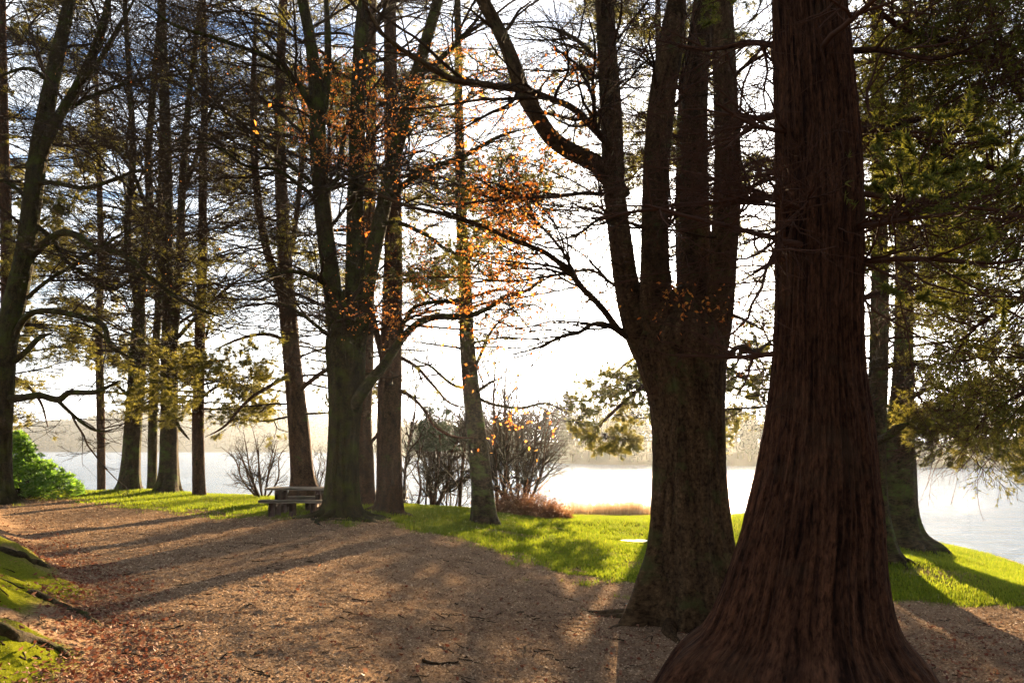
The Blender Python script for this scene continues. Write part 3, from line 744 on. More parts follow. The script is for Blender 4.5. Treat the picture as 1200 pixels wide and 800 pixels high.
# --- pine behind the beech
tree('pine_tree', 'brown pine trunk half hidden between the mossy beech and the straight reddish pine', 'tree', TW,
     [(427, 594, 22.5, 34), (427, 580, 22.5, 25), (427, 540, 22.5, 22), (425, 490, 22.5, 20), (428, 430, 22.5, 18), (431, 330, 22.5, 15), (434, 200, 22.5, 12), (436, 50, 22.5, 9), (438, -60, 22.5, 7)],
     [[(432, 522, 22.5, 4.5), (445, 505, 22.3, 4), (455, 485, 22, 3)]],
     'pine', 'twig', S=40, K=120, amp=0.012, seed=23, crown=pine_crown(40, 260, 1300, (1.4, 3.2), 3.5, 0.02, 0.02, 14000, 8, 0.11, 0.011, box_prob((260, -50, 600, 330, .8)), n4=7000))

# --- leaning pine behind the table
tree('pine_tree', 'leaning grey-brown pine behind the picnic table, forking halfway up', 'tree', TW,
     [(358, 584, 23.5, 42), (357, 574, 23.5, 33), (354, 550, 23.5, 25), (350, 500, 23.5, 23), (342, 420, 23.5, 20), (336, 350, 23.5, 19), (333, 290, 23.5, 15), (329, 200, 23.5, 13), (328, 100, 23.5, 11), (332, 0, 23.5, 9), (335, -80, 23.5, 7)],
     [[(336, 362, 23.5, 13), (325, 330, 23.4, 10), (312, 290, 23.2, 9), (303, 240, 23, 9), (298, 180, 23, 8), (297, 100, 23, 7), (300, 10, 23, 5)],
      [(334, 325, 23.5, 8), (345, 270, 23.6, 7), (352, 210, 23.8, 7), (356, 150, 24, 6), (352, 60, 24, 5)],
      [(345, 462, 23.5, 7), (362, 448, 23.2, 6), (385, 432, 23, 5), (410, 425, 22.8, 3)],
      [(340, 440, 23.5, 6), (318, 452, 23, 5), (290, 470, 22.6, 4), (262, 500, 22.2, 3), (240, 512, 22, 2)],
      [(338, 400, 23.5, 6), (312, 392, 23, 5), (280, 398, 22.6, 4), (250, 410, 22.2, 3)]],
     'pine', 'twig', S=56, K=150, amp=0.012, lobes=0.25, seed=31, crown=pine_crown(90, 640, 3200, (2.0, 4.8), 2.4, 0.04, 0.0, 18000, 8, 0.11, 0.011,
     box_prob((150, 400, 345, 560, 1.0), (180, 280, 440, 420, .5), (220, 0, 420, 240, .5), (340, 420, 440, 560, .7)), n4=7000))

# --- slender pine
tree('pine_tree', 'slender straight reddish pine, the rightmost trunk of the left-hand cluster', 'tree', TW,
     [(233, 586, 26, 20), (233, 576, 26, 14), (232, 500, 26, 12.5), (234, 400, 26, 11.5), (237, 300, 26, 10), (238, 200, 26, 8.5), (240, 100, 26, 7), (238, 0, 26, 6), (238, -60, 26, 4)],
     [[(233, 470, 26, 4), (250, 455, 25.5, 3.4), (275, 450, 25, 3), (300, 462, 24.5, 2)]],
     'pine', 'twig', S=32, K=120, amp=0.01, seed=33, crown=pine_crown(70, 520, 2600, (1.6, 4.0), 2.6, 0.04, 0.0, 18000, 8, 0.11, 0.011, box_prob((130, 380, 340, 545, 1.0), (120, 60, 340, 340, .35)), n4=5000))

# --- the cluster: three beeches
tree('beech_tree', 'bare forked tree with a broad dark foot, leftmost trunk of the left-hand cluster', 'tree', TW,
     [(152, 584, 27.5, 46), (152, 575, 27.5, 32), (153, 555, 27.5, 22), (156, 500, 27.5, 18.5), (160, 440, 27.5, 18), (163, 380, 27.5, 15), (163, 350, 27.5, 9), (163, 335, 27.5, 2)],
     [[(162, 360, 27.5, 9), (156, 325, 27.4, 8.5), (150, 290, 27.3, 8), (151, 240, 27.2, 8), (156, 180, 27.1, 7), (152, 100, 27, 6), (146, 0, 27, 5), (142, -60, 27, 4)],
      [(163, 360, 27.5, 12), (168, 310, 27.6, 10), (175, 250, 27.8, 9), (174, 180, 28, 8), (180, 100, 28.2, 7), (188, 10, 28.3, 5), (192, -60, 28.4, 4)],
      [(160, 430, 27.5, 6), (145, 415, 27, 5), (128, 400, 26.7, 4), (100, 380, 26.4, 3), (70, 375, 26, 2)],
      [(158, 470, 27.5, 5), (146, 460, 27.2, 4), (132, 447, 27, 3), (120, 452, 26.7, 2)],
      [(168, 320, 27.6, 6), (185, 300, 27.3, 5), (205, 270, 27, 4), (225, 235, 26.6, 3)]],
     'oldtrunk', 'twig', S=48, K=130, amp=0.010, lobes=0.32, lobe_h=0.4, seed=41, crown=beech_crown(56, 400, 1800, 4600, (2.2, 6.0), 4.0, 1.25))
tree('beech_tree', 'thinner bare tree standing just behind the two thick trunks of the left-hand cluster', 'tree', TW,
     [(178, 581, 30, 14), (178, 570, 30, 10.5), (179, 500, 30, 10), (181, 430, 30, 9), (186, 350, 30, 8), (188, 250, 30, 7), (190, 120, 30, 6), (187, 0, 30, 5)],
     [[(180, 440, 30, 5), (172, 410, 30.2, 4), (160, 380, 30.4, 3.4), (140, 340, 30.6, 3)]],
     'oldtrunk', 'twig', S=28, K=100, amp=0.008, seed=43, crown=beech_crown(34, 260, 1200, 3000, (2.0, 4.2), 5, 1.3))
tree('beech_tree', 'thick straight bare tree with twin stems in the middle of the left-hand cluster', 'tree', TW,
     [(197, 585, 27, 42), (197, 575, 27, 30), (198, 555, 27, 22), (198, 500, 27, 19), (198, 440, 27, 18), (198, 400, 27, 17), (197, 360, 27, 13), (196, 300, 27, 12), (196, 200, 27, 11), (193, 100, 27, 9), (190, 0, 27, 7), (188, -70, 27, 5)],
     [[(201, 420, 27, 11), (206, 360, 26.8, 10), (211, 290, 26.6, 9), (214, 210, 26.5, 8.5), (222, 110, 26.3, 7), (234, 10, 26.2, 5), (240, -60, 26.2, 4)],
      [(197, 310, 27, 7), (178, 270, 26.8, 6), (165, 225, 26.6, 5), (148, 190, 26.4, 4), (120, 160, 26.2, 3)],
      [(213, 230, 26.5, 7), (228, 190, 26.3, 6), (243, 140, 26.1, 5), (262, 110, 26, 4), (290, 90, 25.8, 3)],
      [(204, 400, 27, 6), (222, 380, 26.6, 5), (245, 355, 26.3, 4), (275, 340, 26, 3)],
      [(204, 440, 27, 6), (225, 425, 26.5, 5), (240, 395, 26.2, 4), (250, 370, 26, 3)],
      [(194, 470, 27, 6), (210, 500, 26.6, 4), (222, 515, 26.3, 3)]],
     'oldtrunk', 'twig', S=48, K=150, amp=0.010, lobes=0.3, lobe_h=0.4, seed=47, crown=beech_crown(60, 440, 2000, 5000, (2.2, 6.0), 4.0, 1.25))

# --- leaning tree at the left border
Y1 = 22.5
tree('beech_tree', 'big mossy tree leaning inwards at the left border, with long snaking lower limbs', 'tree', None,
     [(-5, 594, Y1, 60), (-4, 575, Y1, 34), (-2, 520, Y1, 26), (2, 460, Y1, 25), (6, 410, Y1, 24), (16, 360, Y1, 24), (29, 300, Y1, 21), (37, 240, Y1, 20), (45, 180, Y1, 20), (56, 120, Y1, 18), (66, 70, Y1, 16), (82, 0, Y1, 13), (95, -80, Y1, 9)],
     [[(45, 190, Y1, 14), (62, 150, Y1 - .2, 12), (88, 105, Y1 - .4, 11), (108, 65, Y1 - .6, 10), (122, 25, Y1 - .8, 9), (132, -30, Y1 - 1, 7)],
      [(88, 105, Y1 - .4, 8), (112, 78, Y1 - .7, 7), (135, 40, Y1 - 1, 6), (160, -5, Y1 - 1.2, 5)],
      [(36, 300, Y1, 10), (52, 285, Y1 - .3, 9), (72, 273, Y1 - .6, 8), (90, 276, Y1 - .8, 7.5), (112, 291, Y1 - 1, 7), (148, 300, Y1 - 1.3, 6), (174, 324, Y1 - 1.5, 5), (215, 353, Y1 - 1.8, 4), (262, 373, Y1 - 2, 2.5)],
      [(40, 262, Y1, 7), (63, 282, Y1 + .4, 5.5), (74, 302, Y1 + .7, 5), (100, 322, Y1 + 1, 5), (130, 338, Y1 + 1.2, 4.5), (152, 330, Y1 + 1.4, 3)],
      [(30, 350, Y1, 6), (62, 325, Y1 + .2, 5), (95, 305, Y1 + .5, 4.5), (130, 282, Y1 + .8, 4), (160, 262, Y1 + 1.1, 2.5)],
      [(10, 408, Y1, 9), (30, 372, Y1 - .3, 8), (55, 364, Y1 - .6, 7.5), (90, 370, Y1 - .8, 7), (120, 380, Y1 - 1, 6.5), (130, 405, Y1 - 1.2, 5.5), (155, 420, Y1 - 1.4, 3)],
      [(6, 467, Y1, 10), (25, 466, Y1 - .2, 8), (45, 463, Y1 - .4, 7), (68, 468, Y1 - .6, 7), (82, 460, Y1 - .8, 6), (112, 459, Y1 - 1, 5), (140, 446, Y1 - 1.2, 3.5)],
      [(66, 468, Y1 - .6, 5.5), (82, 484, Y1 - .8, 4.5), (98, 497, Y1 - 1, 4), (112, 504, Y1 - 1.1, 3.4), (133, 506, Y1 - 1.3, 2)],
      [(8, 430, Y1, 8), (30, 412, Y1, 7), (46, 396, Y1, 6), (62, 390, Y1, 3)],
      [(44, 215, Y1, 8), (62, 214, Y1 - .4, 6), (100, 220, Y1 - .8, 5.5), (135, 210, Y1 - 1.2, 5), (165, 200, Y1 - 1.5, 3), (220, 205, Y1 - 2, 2)],
      [(52, 150, Y1, 7), (85, 125, Y1 + .3, 6), (120, 108, Y1 + .6, 5), (170, 92, Y1 + 1, 4), (230, 86, Y1 + 1.4, 2.5)],
      [(62, 98, Y1, 6), (30, 80, Y1 - .4, 5), (-20, 100, Y1 - .8, 4)],
      [(40, 240, Y1, 6), (10, 215, Y1 - .4, 5), (-30, 205, Y1 - .8, 4)]],
     'beechmoss', 'twig', S=64, K=180, amp=0.012, lobes=0.3, lobe_h=0.4, seed=51, crown=beech_crown(60, 520, 2400, 6500, (2.0, 5.6), 3.2, 1.1))
tree('pine_tree', 'dark needled pine at the very left border, behind the leaning mossy tree', 'tree', TW,
     [(6, 588, 27, 18), (6, 575, 27, 14), (6, 480, 27, 13), (8, 400, 27, 12), (8, 300, 27, 12), (5, 180, 27, 11), (3, 60, 27, 9), (2, -60, 27, 7)],
     [], 'pine', 'twig', S=32, K=110, amp=0.01, seed=53,
     crown=pine_crown(90, 620, 3000, (2.0, 5.2), 3.0, 0.03, 0.01, 30000, 8, 0.12, 0.012, box_prob((-60, -80, 150, 320, 1), (60, 160, 205, 440, .9), (-20, 380, 70, 560, .7)), n4=13000))
tree('pine_tree', 'feathery olive pine behind the forked trunk, low boughs over the water', 'tree', TW,
     [(120, 560, 34, 9), (118, 480, 34, 8.5), (116, 400, 34, 8), (118, 300, 34, 7), (116, 200, 34, 6), (112, 60, 34, 4)],
     [], 'pine', 'twig', S=24, K=80, amp=0.01, seed=59,
     crown=pine_crown(60, 460, 2400, (2.0, 4.0), 5.0, 0.03, 0.01, 26000, 8, 0.14, 0.015, box_prob((50, 130, 230, 460, 1)), n4=7000))
tree('pine_tree', 'far pine with drooping olive boughs beyond the green rhododendron', 'tree', TW,
     [(-12, 575, 30, 14), (-12, 500, 30, 12), (-10, 400, 30, 11), (-8, 250, 30, 9), (-8, 100, 30, 7)],
     [[(-10, 440, 30, 6), (10, 440, 30, 5), (30, 450, 30, 4), (48, 472, 30, 3), (56, 500, 30, 2)]], 'pine', 'twig', S=24, K=80, amp=0.01, seed=61,
     crown=pine_crown(50, 420, 1800, (1.4, 2.8), 1.5, 0.05, 0.0, 6000, 8, 0.13, 0.014, box_prob((5, 440, 62, 545, 1.0), (-40, 200, 60, 420, .6)), n4=2800))

# --- middle pine with the dead stubs
KEEP = lambda px, py: np.where(py > 330, 0.5, 1.0)
Y9 = 20.0
tree('pine_tree', 'lone pine with tapering olive-brown trunk between the thicket of saplings and the alder bush', 'tree', TW,
     [(568, 609, Y9, 36), (567, 600, Y9, 29), (565, 570, Y9, 25), (560, 520, Y9, 22), (554, 470, Y9, 20), (549, 420, Y9, 17.5), (546, 370, Y9, 15.5), (544, 310, Y9, 13.5), (540, 240, Y9, 11.5), (538, 130, Y9, 9), (536, 0, Y9, 7)],
     [[(556, 462, Y9, 6), (564, 455, Y9 - .3, 5), (575, 448, Y9 - .5, 4), (584, 444, Y9 - .6, 3.5)],
      [(552, 440, Y9, 5), (562, 418, Y9, 4.5), (574, 390, Y9, 4), (590, 372, Y9, 3)],
      [(558, 466, Y9, 5), (580, 474, Y9 - .3, 4), (610, 478, Y9 - .6, 3.4), (640, 472, Y9 - .9, 2.5), (668, 486, Y9 - 1, 1.8)],
      [(548, 455, Y9, 5), (530, 450, Y9 - .3, 4), (505, 430, Y9 - .6, 3.4), (480, 420, Y9 - .9, 2.5)],
      [(556, 515, Y9, 4), (540, 514, Y9 - .3, 3.4), (520, 506, Y9 - .5, 3), (500, 486, Y9 - .7, 2)]],
     'oldtrunk', 'twig', S=56, K=150, amp=0.012, lobes=0.2, lobe_h=.4, seed=67,
     crown=pine_crown(64, 380, 2000, (1.5, 4.4), 3.6, 0.04, 0.02, 14000, 6, 0.10, 0.013, box_prob((420, 0, 690, 400, .8), (470, 380, 620, 480, .7), (560, 400, 700, 480, .4)), n4=5000))

# --- pine behind the great beech
KEEP = lambda px, py: np.clip(np.where(px > 778, 1.0, 0.02) + 0.95 * sstep(1.15, 0.85, np.hypot((px - 722) / 66, (py - 478) / 64)), 0, 1)
tree('pine_tree', 'soft-needled pine mostly hidden behind the great beech, its boughs hanging into the glare', 'tree', TW,
     [(806, 600, 31, 20), (806, 560, 31, 17), (806, 480, 31, 16), (802, 380, 31, 15), (798, 250, 31, 13), (800, 100, 31, 10), (800, -40, 31, 7)],
     [[(800, 430, 31, 7), (772, 440, 30.6, 6), (742, 462, 30, 5), (715, 486, 29.4, 3.5), (682, 520, 29, 2)],
      [(800, 400, 31, 6), (765, 412, 31.4, 5), (735, 425, 31.8, 4), (705, 455, 32, 2)],
      [(808, 420, 31, 7), (850, 430, 30.6, 5.5), (885, 455, 30, 4), (905, 490, 30, 2)],
      [(808, 360, 31, 7), (860, 370, 24, 5.5), (900, 390, 31, 4)]],
     'pine', 'twig', S=32, K=100, amp=0.012, seed=71,
     crown=pine_crown(110, 900, 4200, (2.0, 5.0), 2.2, 0.04, 0.0, 40000, 8, 0.11, 0.012, box_prob((655, 410, 785, 545, 1.0), (850, 400, 915, 560, 1.0), (690, 380, 740, 440, .5), (855, 150, 915, 400, .7), (640, -60, 920, 100, .6)), n4=12000))

KEEP = None
KEEP = lambda px, py: np.where((py < 265) & (px < 905), 1.0, 0.03)
tree('pine_tree', 'tall far pine whose upper boughs fill the sky between the stems of the great beech', 'tree', TW,
     [(784, 590, 33, 15), (784, 570, 33, 12), (783, 480, 33, 11), (780, 350, 33, 10), (776, 200, 33, 9), (772, 60, 33, 7), (770, -60, 33, 5)],
     [], 'pine', 'twig', S=28, K=100, amp=0.01, seed=87,
     crown=pine_crown(110, 900, 4200, (2.5, 5.6), 9.0, 0.02, 0.02, 30000, 8, 0.13, 0.013, box_prob((560, -90, 900, 270, .8)), n4=11000))
KEEP = None
# --- the pair on the right
tree('pine_tree', 'tall old trunk with a mossy foot in the grass, just behind the red conifer', 'tree', TW,
     [(1024, 655, 15.5, 70), (1022, 640, 15.5, 54), (1019, 600, 15.5, 42), (1019, 560, 15.5, 36), (1024, 500, 15.5, 25), (1029, 440, 15.5, 20), (1031, 340, 15.5, 18), (1030, 200, 15.5, 15), (1028, 40, 15.5, 12), (1028, -80, 15.5, 9)],
     [[(1024, 518, 15.3, 11), (1038, 512, 14.8, 10.5), (1052, 502, 14.4, 9.5), (1064, 496, 14.2, 8)],
      [(1034, 432, 15.4, 8), (1048, 427, 15, 7), (1075, 427, 14.6, 6), (1102, 432, 14.3, 4)],
      [(1034, 300, 15.4, 7), (1070, 280, 15, 6), (1120, 285, 14.6, 4), (1170, 300, 14.2, 2)]],
     'oldtrunk', 'twig', roots=(7, 1.3, .09), S=64, K=180, amp=0.012, lobes=0.25, lobe_h=.4, seed=73,
     crown=pine_crown(60, 420, 2200, (1.6, 3.4), 2.2, 0.05, 0.0, 16000, 6, 0.085, 0.010, box_prob((1030, 300, 1230, 540, .9), (860, 100, 1000, 420, .8), (980, -50, 1220, 300, .6)), n4=9000))
tree('pine_tree', 'broad-footed grey trunk on the grassy slope, nearest the water on the right', 'tree', TW,
     [(1056, 640, 19, 74), (1053, 625, 19, 52), (1051, 600, 19, 42), (1051, 550, 19, 38), (1053, 510, 19, 32), (1057, 460, 19, 24), (1059, 400, 19, 20), (1060, 300, 19, 18), (1062, 150, 19, 14), (1064, 0, 19, 10)],
     [[(1066, 492, 19, 6), (1085, 500, 18.6, 5), (1110, 505, 18.2, 4), (1140, 520, 17.8, 3), (1175, 535, 17.5, 2)],
      [(1062, 470, 19, 6), (1090, 455, 18.7, 5), (1120, 460, 18.4, 4), (1160, 478, 18, 2)]],
     'oldtrunk', 'twig', roots=(7, 1.5, .10), S=64, K=170, amp=0.014, lobes=0.28, lobe_h=.5, seed=79,
     crown=pine_crown(70, 560, 2800, (1.8, 4.4), 2.4, 0.05, 0.0, 26000, 6, 0.10, 0.012, box_prob((1050, 420, 1250, 570, 1.0), (1060, 300, 1250, 440, .9), (980, -60, 1250, 300, .5)), n4=11000))

# --- conifer past the right border, boughs hang into view
def fronds_crown(nseed, n, box):
    def f(root, polys, mat):
        P, R = resample(polys[1:], 20)
        b, rb = grow(P, R, 420, (0.7, 1.7), 9, (40, 80), 0.0, 0.10, 0.05, 1, 0.45, 0.004, 0.3, 0.012, 0.10)
        c, rc = grow(b, rb, 3200, (0.35, 0.9), 8, (25, 60), -0.06, 0.12, 0.1, 1, 0.6, 0.0025, 0.1)
        c, rc = cull(c, rc, -200, 1400, -200, 900)
        d, rd = grow(c, rc, 14000, (0.10, 0.28), 5, (30, 55), -0.05, 0.10, 0.1, 1, 0.6, 0.0016, 0.0)
        emit('crown', [(b, rb, 6), (c, rc, 4), (d, rd, 3)], mat, root)
        p, T, i = sample_on(d, rd, n * 3, 0.1)
        px, py, w = to_px(p)
        pr = box(px, py, p) * sstep(-0.25, 0.15, fbm(p[:, 0] * 1.2, p[:, 1] * 1.2, p[:, 2] * 1.2, 3, nseed))
        s = rng.random(len(p)) < pr; p, T = p[s][:n], T[s][:n]
        p = np.repeat(p, 4, 0); T = np.repeat(T, 4, 0); k = len(p)
        dd = unit(T + 0.8 * randunit(k) + np.array([0, 0, -0.25])); nn = unit(np.cross(dd, randunit(k)))
        V, f_ = tris(p, dd, nn, 0.035 * (0.6 + 0.8 * rng.random(k)), 0.007 * (0.7 + 0.7 * rng.random(k)))
        mk('foliage', V, [f_], M['cedarleaf'], root, smooth=False)
    return f
tree('conifer_tree', 'conifer just past the right border, its long boughs and hanging green sprays reaching into view', 'tree', None,
     [(1370, 740, 7.6, 90), (1365, 690, 7.6, 64), (1360, 500, 7.6, 52), (1358, 200, 7.6, 46), (1355, -100, 7.6, 38), (1352, -400, 7.6, 28)],
     [[(1350, 150, 7.6, 14), (1280, 120, 7.3, 12), (1200, 88, 7.0, 10.5), (1140, 68, 6.8, 10), (1090, 44, 6.6, 9), (1040, 14, 6.4, 7), (1000, -25, 6.2, 5)],
      [(1350, 290, 7.6, 11), (1280, 250, 7.3, 9), (1210, 218, 7.0, 8), (1150, 195, 6.8, 7), (1100, 180, 6.6, 5.5), (1050, 160, 6.4, 3)],
      [(1350, 330, 7.6, 10), (1270, 330, 7.9, 8), (1200, 350, 8.2, 6), (1140, 385, 8.4, 4), (1110, 430, 8.5, 2.5)],
      [(1350, 220, 7.6, 10), (1280, 215, 8, 8), (1200, 232, 8.4, 6), (1130, 250, 8.8, 4), (1080, 290, 9, 2.5)],
      [(1350, 420, 7.6, 9), (1290, 430, 7.9, 7), (1220, 450, 8.2, 5), (1165, 480, 8.4, 3.5), (1130, 520, 8.5, 2)],
      [(1352, 60, 7.6, 10), (1260, 40, 7.9, 8), (1190, 60, 8.2, 6), (1120, 100, 8.5, 4), (1070, 150, 8.7, 2)],
      [(1200, 90, 7.0, 7), (1183, 62, 6.8, 6.5), (1168, 30, 6.6, 6), (1158, -10, 6.4, 5)],
      [(1198, 120, 6.9, 7), (1180, 85, 6.9, 6), (1165, 45, 6.9, 5), (1150, -20, 6.9, 4)],
      [(1350, 20, 7.6, 9), (1240, -10, 7.4, 7), (1140, 0, 7.2, 5), (1060, 30, 7, 3)]],
     'cedar', 'twigred', S=48, K=120, amp=0.012, seed=83,
     crown=fronds_crown(7, 60000, box_prob((1090, 180, 1300, 580, 1.0), (1010, -80, 1300, 260, .8))))
print('trees done')

# ------------------------------------------------------------------ small shore trees and shrubs
def fan_shrub(name, label, cat, group, px, Yd, stems, H, spread, n2, n3, n4, mat='twig', rad=0.03, lean=0.0, sideways=1.0, leaves=None):
    x = (px - 600) / F * Yd * math.cos(0); gz = float(height(x, Yd))
    root = thing(name, label, cat, (x, Yd, gz), group)
    polys = []
    for s in range(stems):
        a = (s + 0.5) / stems * 2 - 1 if stems > 1 else 0
        th = rng.uniform(0, 2 * np.pi)
        b = np.array([x + a * 0.12 * sideways, Yd + rng.uniform(-.15, .15), gz - 0.1])
        tip = np.array([x + (a * spread + lean + rng.uniform(-.15, .15)) , Yd + rng.uniform(-1, 1) * spread * 0.7, gz + H * rng.uniform(0.75, 1.0) * (1 - 0.25 * abs(a))])
        m1 = b * 0.67 + tip * 0.33 + np.array([a * spread * 0.12 + rng.uniform(-.1, .1), rng.uniform(-.12, .12), 0.03 * H])
        m2 = b * 0.33 + tip * 0.67 + np.array([rng.uniform(-.12, .12), rng.uniform(-.12, .12), 0.05 * H])
        polys.append(np.array([[*b, rad], [*m1, rad * .8], [*m2, rad * .55], [*tip, rad * .15]]))
    for j, p in enumerate(polys):
        V, q, B = bark_tube(p, 10, 40, 0.002, 0, 1, j + 3, 4, 2)
        mk('stem', V, [q], M['pine'], root, {'bark': B})
    P, R = resample(polys, 14)
    a, ra = grow(P, R, n2, (H * .18, H * .42), 8, (25, 60), 0.03, 0.14, 0.15, 1, 0.55, 0.005, 0.0)
    c, rc = grow(a, ra, n3, (H * .08, H * .2), 6, (25, 60), 0.03, 0.15, 0.1, 1, 0.6, 0.0035, 0)
    sets = [(a, ra, 5), (c, rc, 4)]
    if n4:
        d, rd = grow(c, rc, n4, (H * .04, H * .1), 4, (25, 60), 0.03, 0.15, 0.1, 1, 0.6, 0.003, 0); sets.append((d, rd, 3))
    emit('crown', sets, M[mat], root)
    if leaves:
        nl, size, w, mt, zr = leaves
        src = (d, rd) if n4 else (c, rc)
        p, T, i = sample_on(*src, nl * 2, 0.2)
        s = (p[:, 2] - gz) / H > zr; p, T = p[s][:nl], T[s][:nl]
        p = np.repeat(p, 6, 0); T = np.repeat(T, 6, 0); k = len(p)
        dd = unit(T * .5 + randunit(k)); nn = unit(np.cross(dd, randunit(k)))
        V, f_ = tris(p, dd, nn, size * (0.6 + 0.8 * rng.random(k)), w * (0.7 + 0.6 * rng.random(k)))
        mk('needles', V, [f_], M[mt], root, smooth=False)
    return root
GS = 'thin bare saplings at the water edge'
fan_shrub('alder_bush', 'broad dense bare alder bush with fanning stems, behind the rusty bracken', 'bush', None, 608, 29, 13, 5.2, 2.0, 240, 1500, 5200, 'twig', 0.045)
fan_shrub('sapling', 'tall thin bare sapling rising just right of the lone middle pine', 'young tree', GS, 586, 27, 2, 6.4, 0.35, 60, 320, 900, 'twig', 0.07)
fan_shrub('sapling', 'thin bare sapling immediately right of the straight reddish pine', 'young tree', GS, 475, 29, 1, 5.2, 0.2, 30, 170, 500, 'twig', 0.055, 0.3)
fan_shrub('sapling', 'short broken-topped sapling stump, second thin stem right of the reddish pine', 'young tree', GS, 491, 28, 1, 2.2, 0.1, 8, 40, 0, 'twig', 0.05, 0.05)
fan_shrub('sapling', 'slim leafless sapling between the broken stump and the bushy young pine', 'young tree', GS, 500, 30, 1, 3.0, 0.2, 16, 90, 200, 'twig', 0.035, 0.1)
fan_shrub('sapling', 'slim leafless sapling just right of the bushy young pine stem', 'young tree', GS, 524, 30, 1, 3.2, 0.2, 16, 90, 200, 'twig', 0.035, -0.1)
fan_shrub('sapling', 'fine-stemmed sapling midway between the young pine and the bent sapling', 'young tree', GS, 532, 31, 2, 3.4, 0.4, 20, 110, 200, 'twig', 0.03, 0.1)
fan_shrub('sapling', 'bent dark sapling leaning right towards the lone middle pine', 'young tree', GS, 539, 28, 1, 5.2, 0.1, 34, 190, 500, 'twig', 0.065, 0.5)
fan_shrub('young_pine', 'dark bushy young pine with a flat clump of needles above the water', 'young tree', None, 510, 29, 3, 3.7, 1.1, 90, 600, 1800, 'twig', 0.08, 0.25, 0.4, (5200, 0.12, 0.02, 'needledark', 0.55))
GB2 = 'bare curling shrubs at the crest'
fan_shrub('bare_shrub', 'wide bare shrub with curling grey stems left of the picnic table', 'shrub', GB2, 312, 26, 9, 2.3, 1.3, 90, 480, 900, 'twig', 0.03, -0.3)
fan_shrub('bare_shrub', 'small bare shrub between the leaning pine and the mossy beech', 'shrub', GB2, 380, 27, 6, 1.9, 0.7, 50, 260, 400, 'twig', 0.022)
fan_shrub('bare_shrub', 'low twiggy shrub at the foot of the saplings right of the reddish pine', 'shrub', GB2, 484, 27, 7, 1.3, 1.0, 60, 260, 300, 'twig', 0.014)
fan_shrub('bare_shrub', 'low twiggy shrub under the bent sapling beside the middle pine', 'shrub', GB2, 530, 26, 7, 1.1, 0.9, 60, 260, 300, 'twig', 0.013)

# rhododendron
def leafy_bush(name, label, cat, blobs, n, size, w, mat, stems=14):
    b0 = blobs[0]; gz = float(height(b0[0], b0[1]))
    root = thing(name, label, cat, (b0[0], b0[1], gz))
    W = np.array([b[3] * b[4] for b in blobs]); i = rng.choice(len(blobs), n, p=W / W.sum())
    B = np.array(blobs)[i]
    # whorls of leaves on shell-ish sprigs
    dirs = randunit(n); dirs[:, 2] = np.abs(dirs[:, 2]) * 1.1 - 0.25
    k = 0.62 + 0.42 * rng.random(n) ** 0.6 + 0.18 * fbm(dirs[:, 0] * 3 + B[:, 0], dirs[:, 1] * 3, dirs[:, 2] * 3, 3, 12)
    c = np.stack([B[:, 0] + dirs[:, 0] * B[:, 3] * k, B[:, 1] + dirs[:, 1] * B[:, 3] * k, B[:, 2] + dirs[:, 2] * B[:, 4] * k], 1)
    c = c[c[:, 2] > height(c[:, 0], c[:, 1]) + 0.03]
    ax = unit(randunit(len(c)) * 0.6 + np.array([0, 0, 0.8]))
    m = 7
    c2 = np.repeat(c, m, 0); ax2 = np.repeat(ax, m, 0); k = len(c2)
    ph = np.tile(np.arange(m) / m * 2 * np.pi, len(c)) + np.repeat(rng.random(len(c)) * 6, m)
    u = unit(np.cross(ax2, np.array([0.3, 0.9, 0.1]))); v = np.cross(ax2, u)
    dd = unit(u * np.cos(ph)[:, None] + v * np.sin(ph)[:, None] + ax2 * 0.25 + 0.25 * randunit(k)); nn = unit(np.cross(dd, ax2))
    V, f_ = leafquads(c2, dd, nn, size * (0.7 + 0.6 * rng.random(k)), w * (0.7 + 0.6 * rng.random(k)))
    mk('leaves', V, [f_], M[mat], root, smooth=False)
    j = rng.integers(0, len(c), stems * 6)
    tips = c[j]; base = np.array([b0[0], b0[1], gz]) + np.stack([rng.normal(size=len(j)) * .3, rng.normal(size=len(j)) * .2, np.zeros(len(j)) - .05], 1)
    t_ = np.linspace(0, 1, 7)[None, :, None]
    P = base[:, None] * (1 - t_) + tips[:, None] * t_ + 0.08 * rng.normal(size=(len(j), 7, 3)) * np.sin(t_ * np.pi)
    emit('branches', [(P, np.broadcast_to(np.linspace(0.022, 0.004, 7), (len(j), 7)).copy(), 5)], M['twig'], root)
    return root
def wx(px, Yd): return (px - 600) / F * Yd
leafy_bush('rhododendron_bush', 'bright green rhododendron bush glowing in the sun beside the leaning mossy tree', 'bush',
           [(wx(42, 24.5), 24.5, 0.55, 1.05, 0.9), (wx(18, 24.5), 24.7, 1.15, 0.75, 0.9), (wx(72, 24), 24, 0.35, 0.8, 0.6), (wx(20, 25), 25, 0.5, .9, .9), (wx(24, 24.5), 24.5, 1.75, .35, .45)], 2300, 0.13, 0.045, 'rhodo')

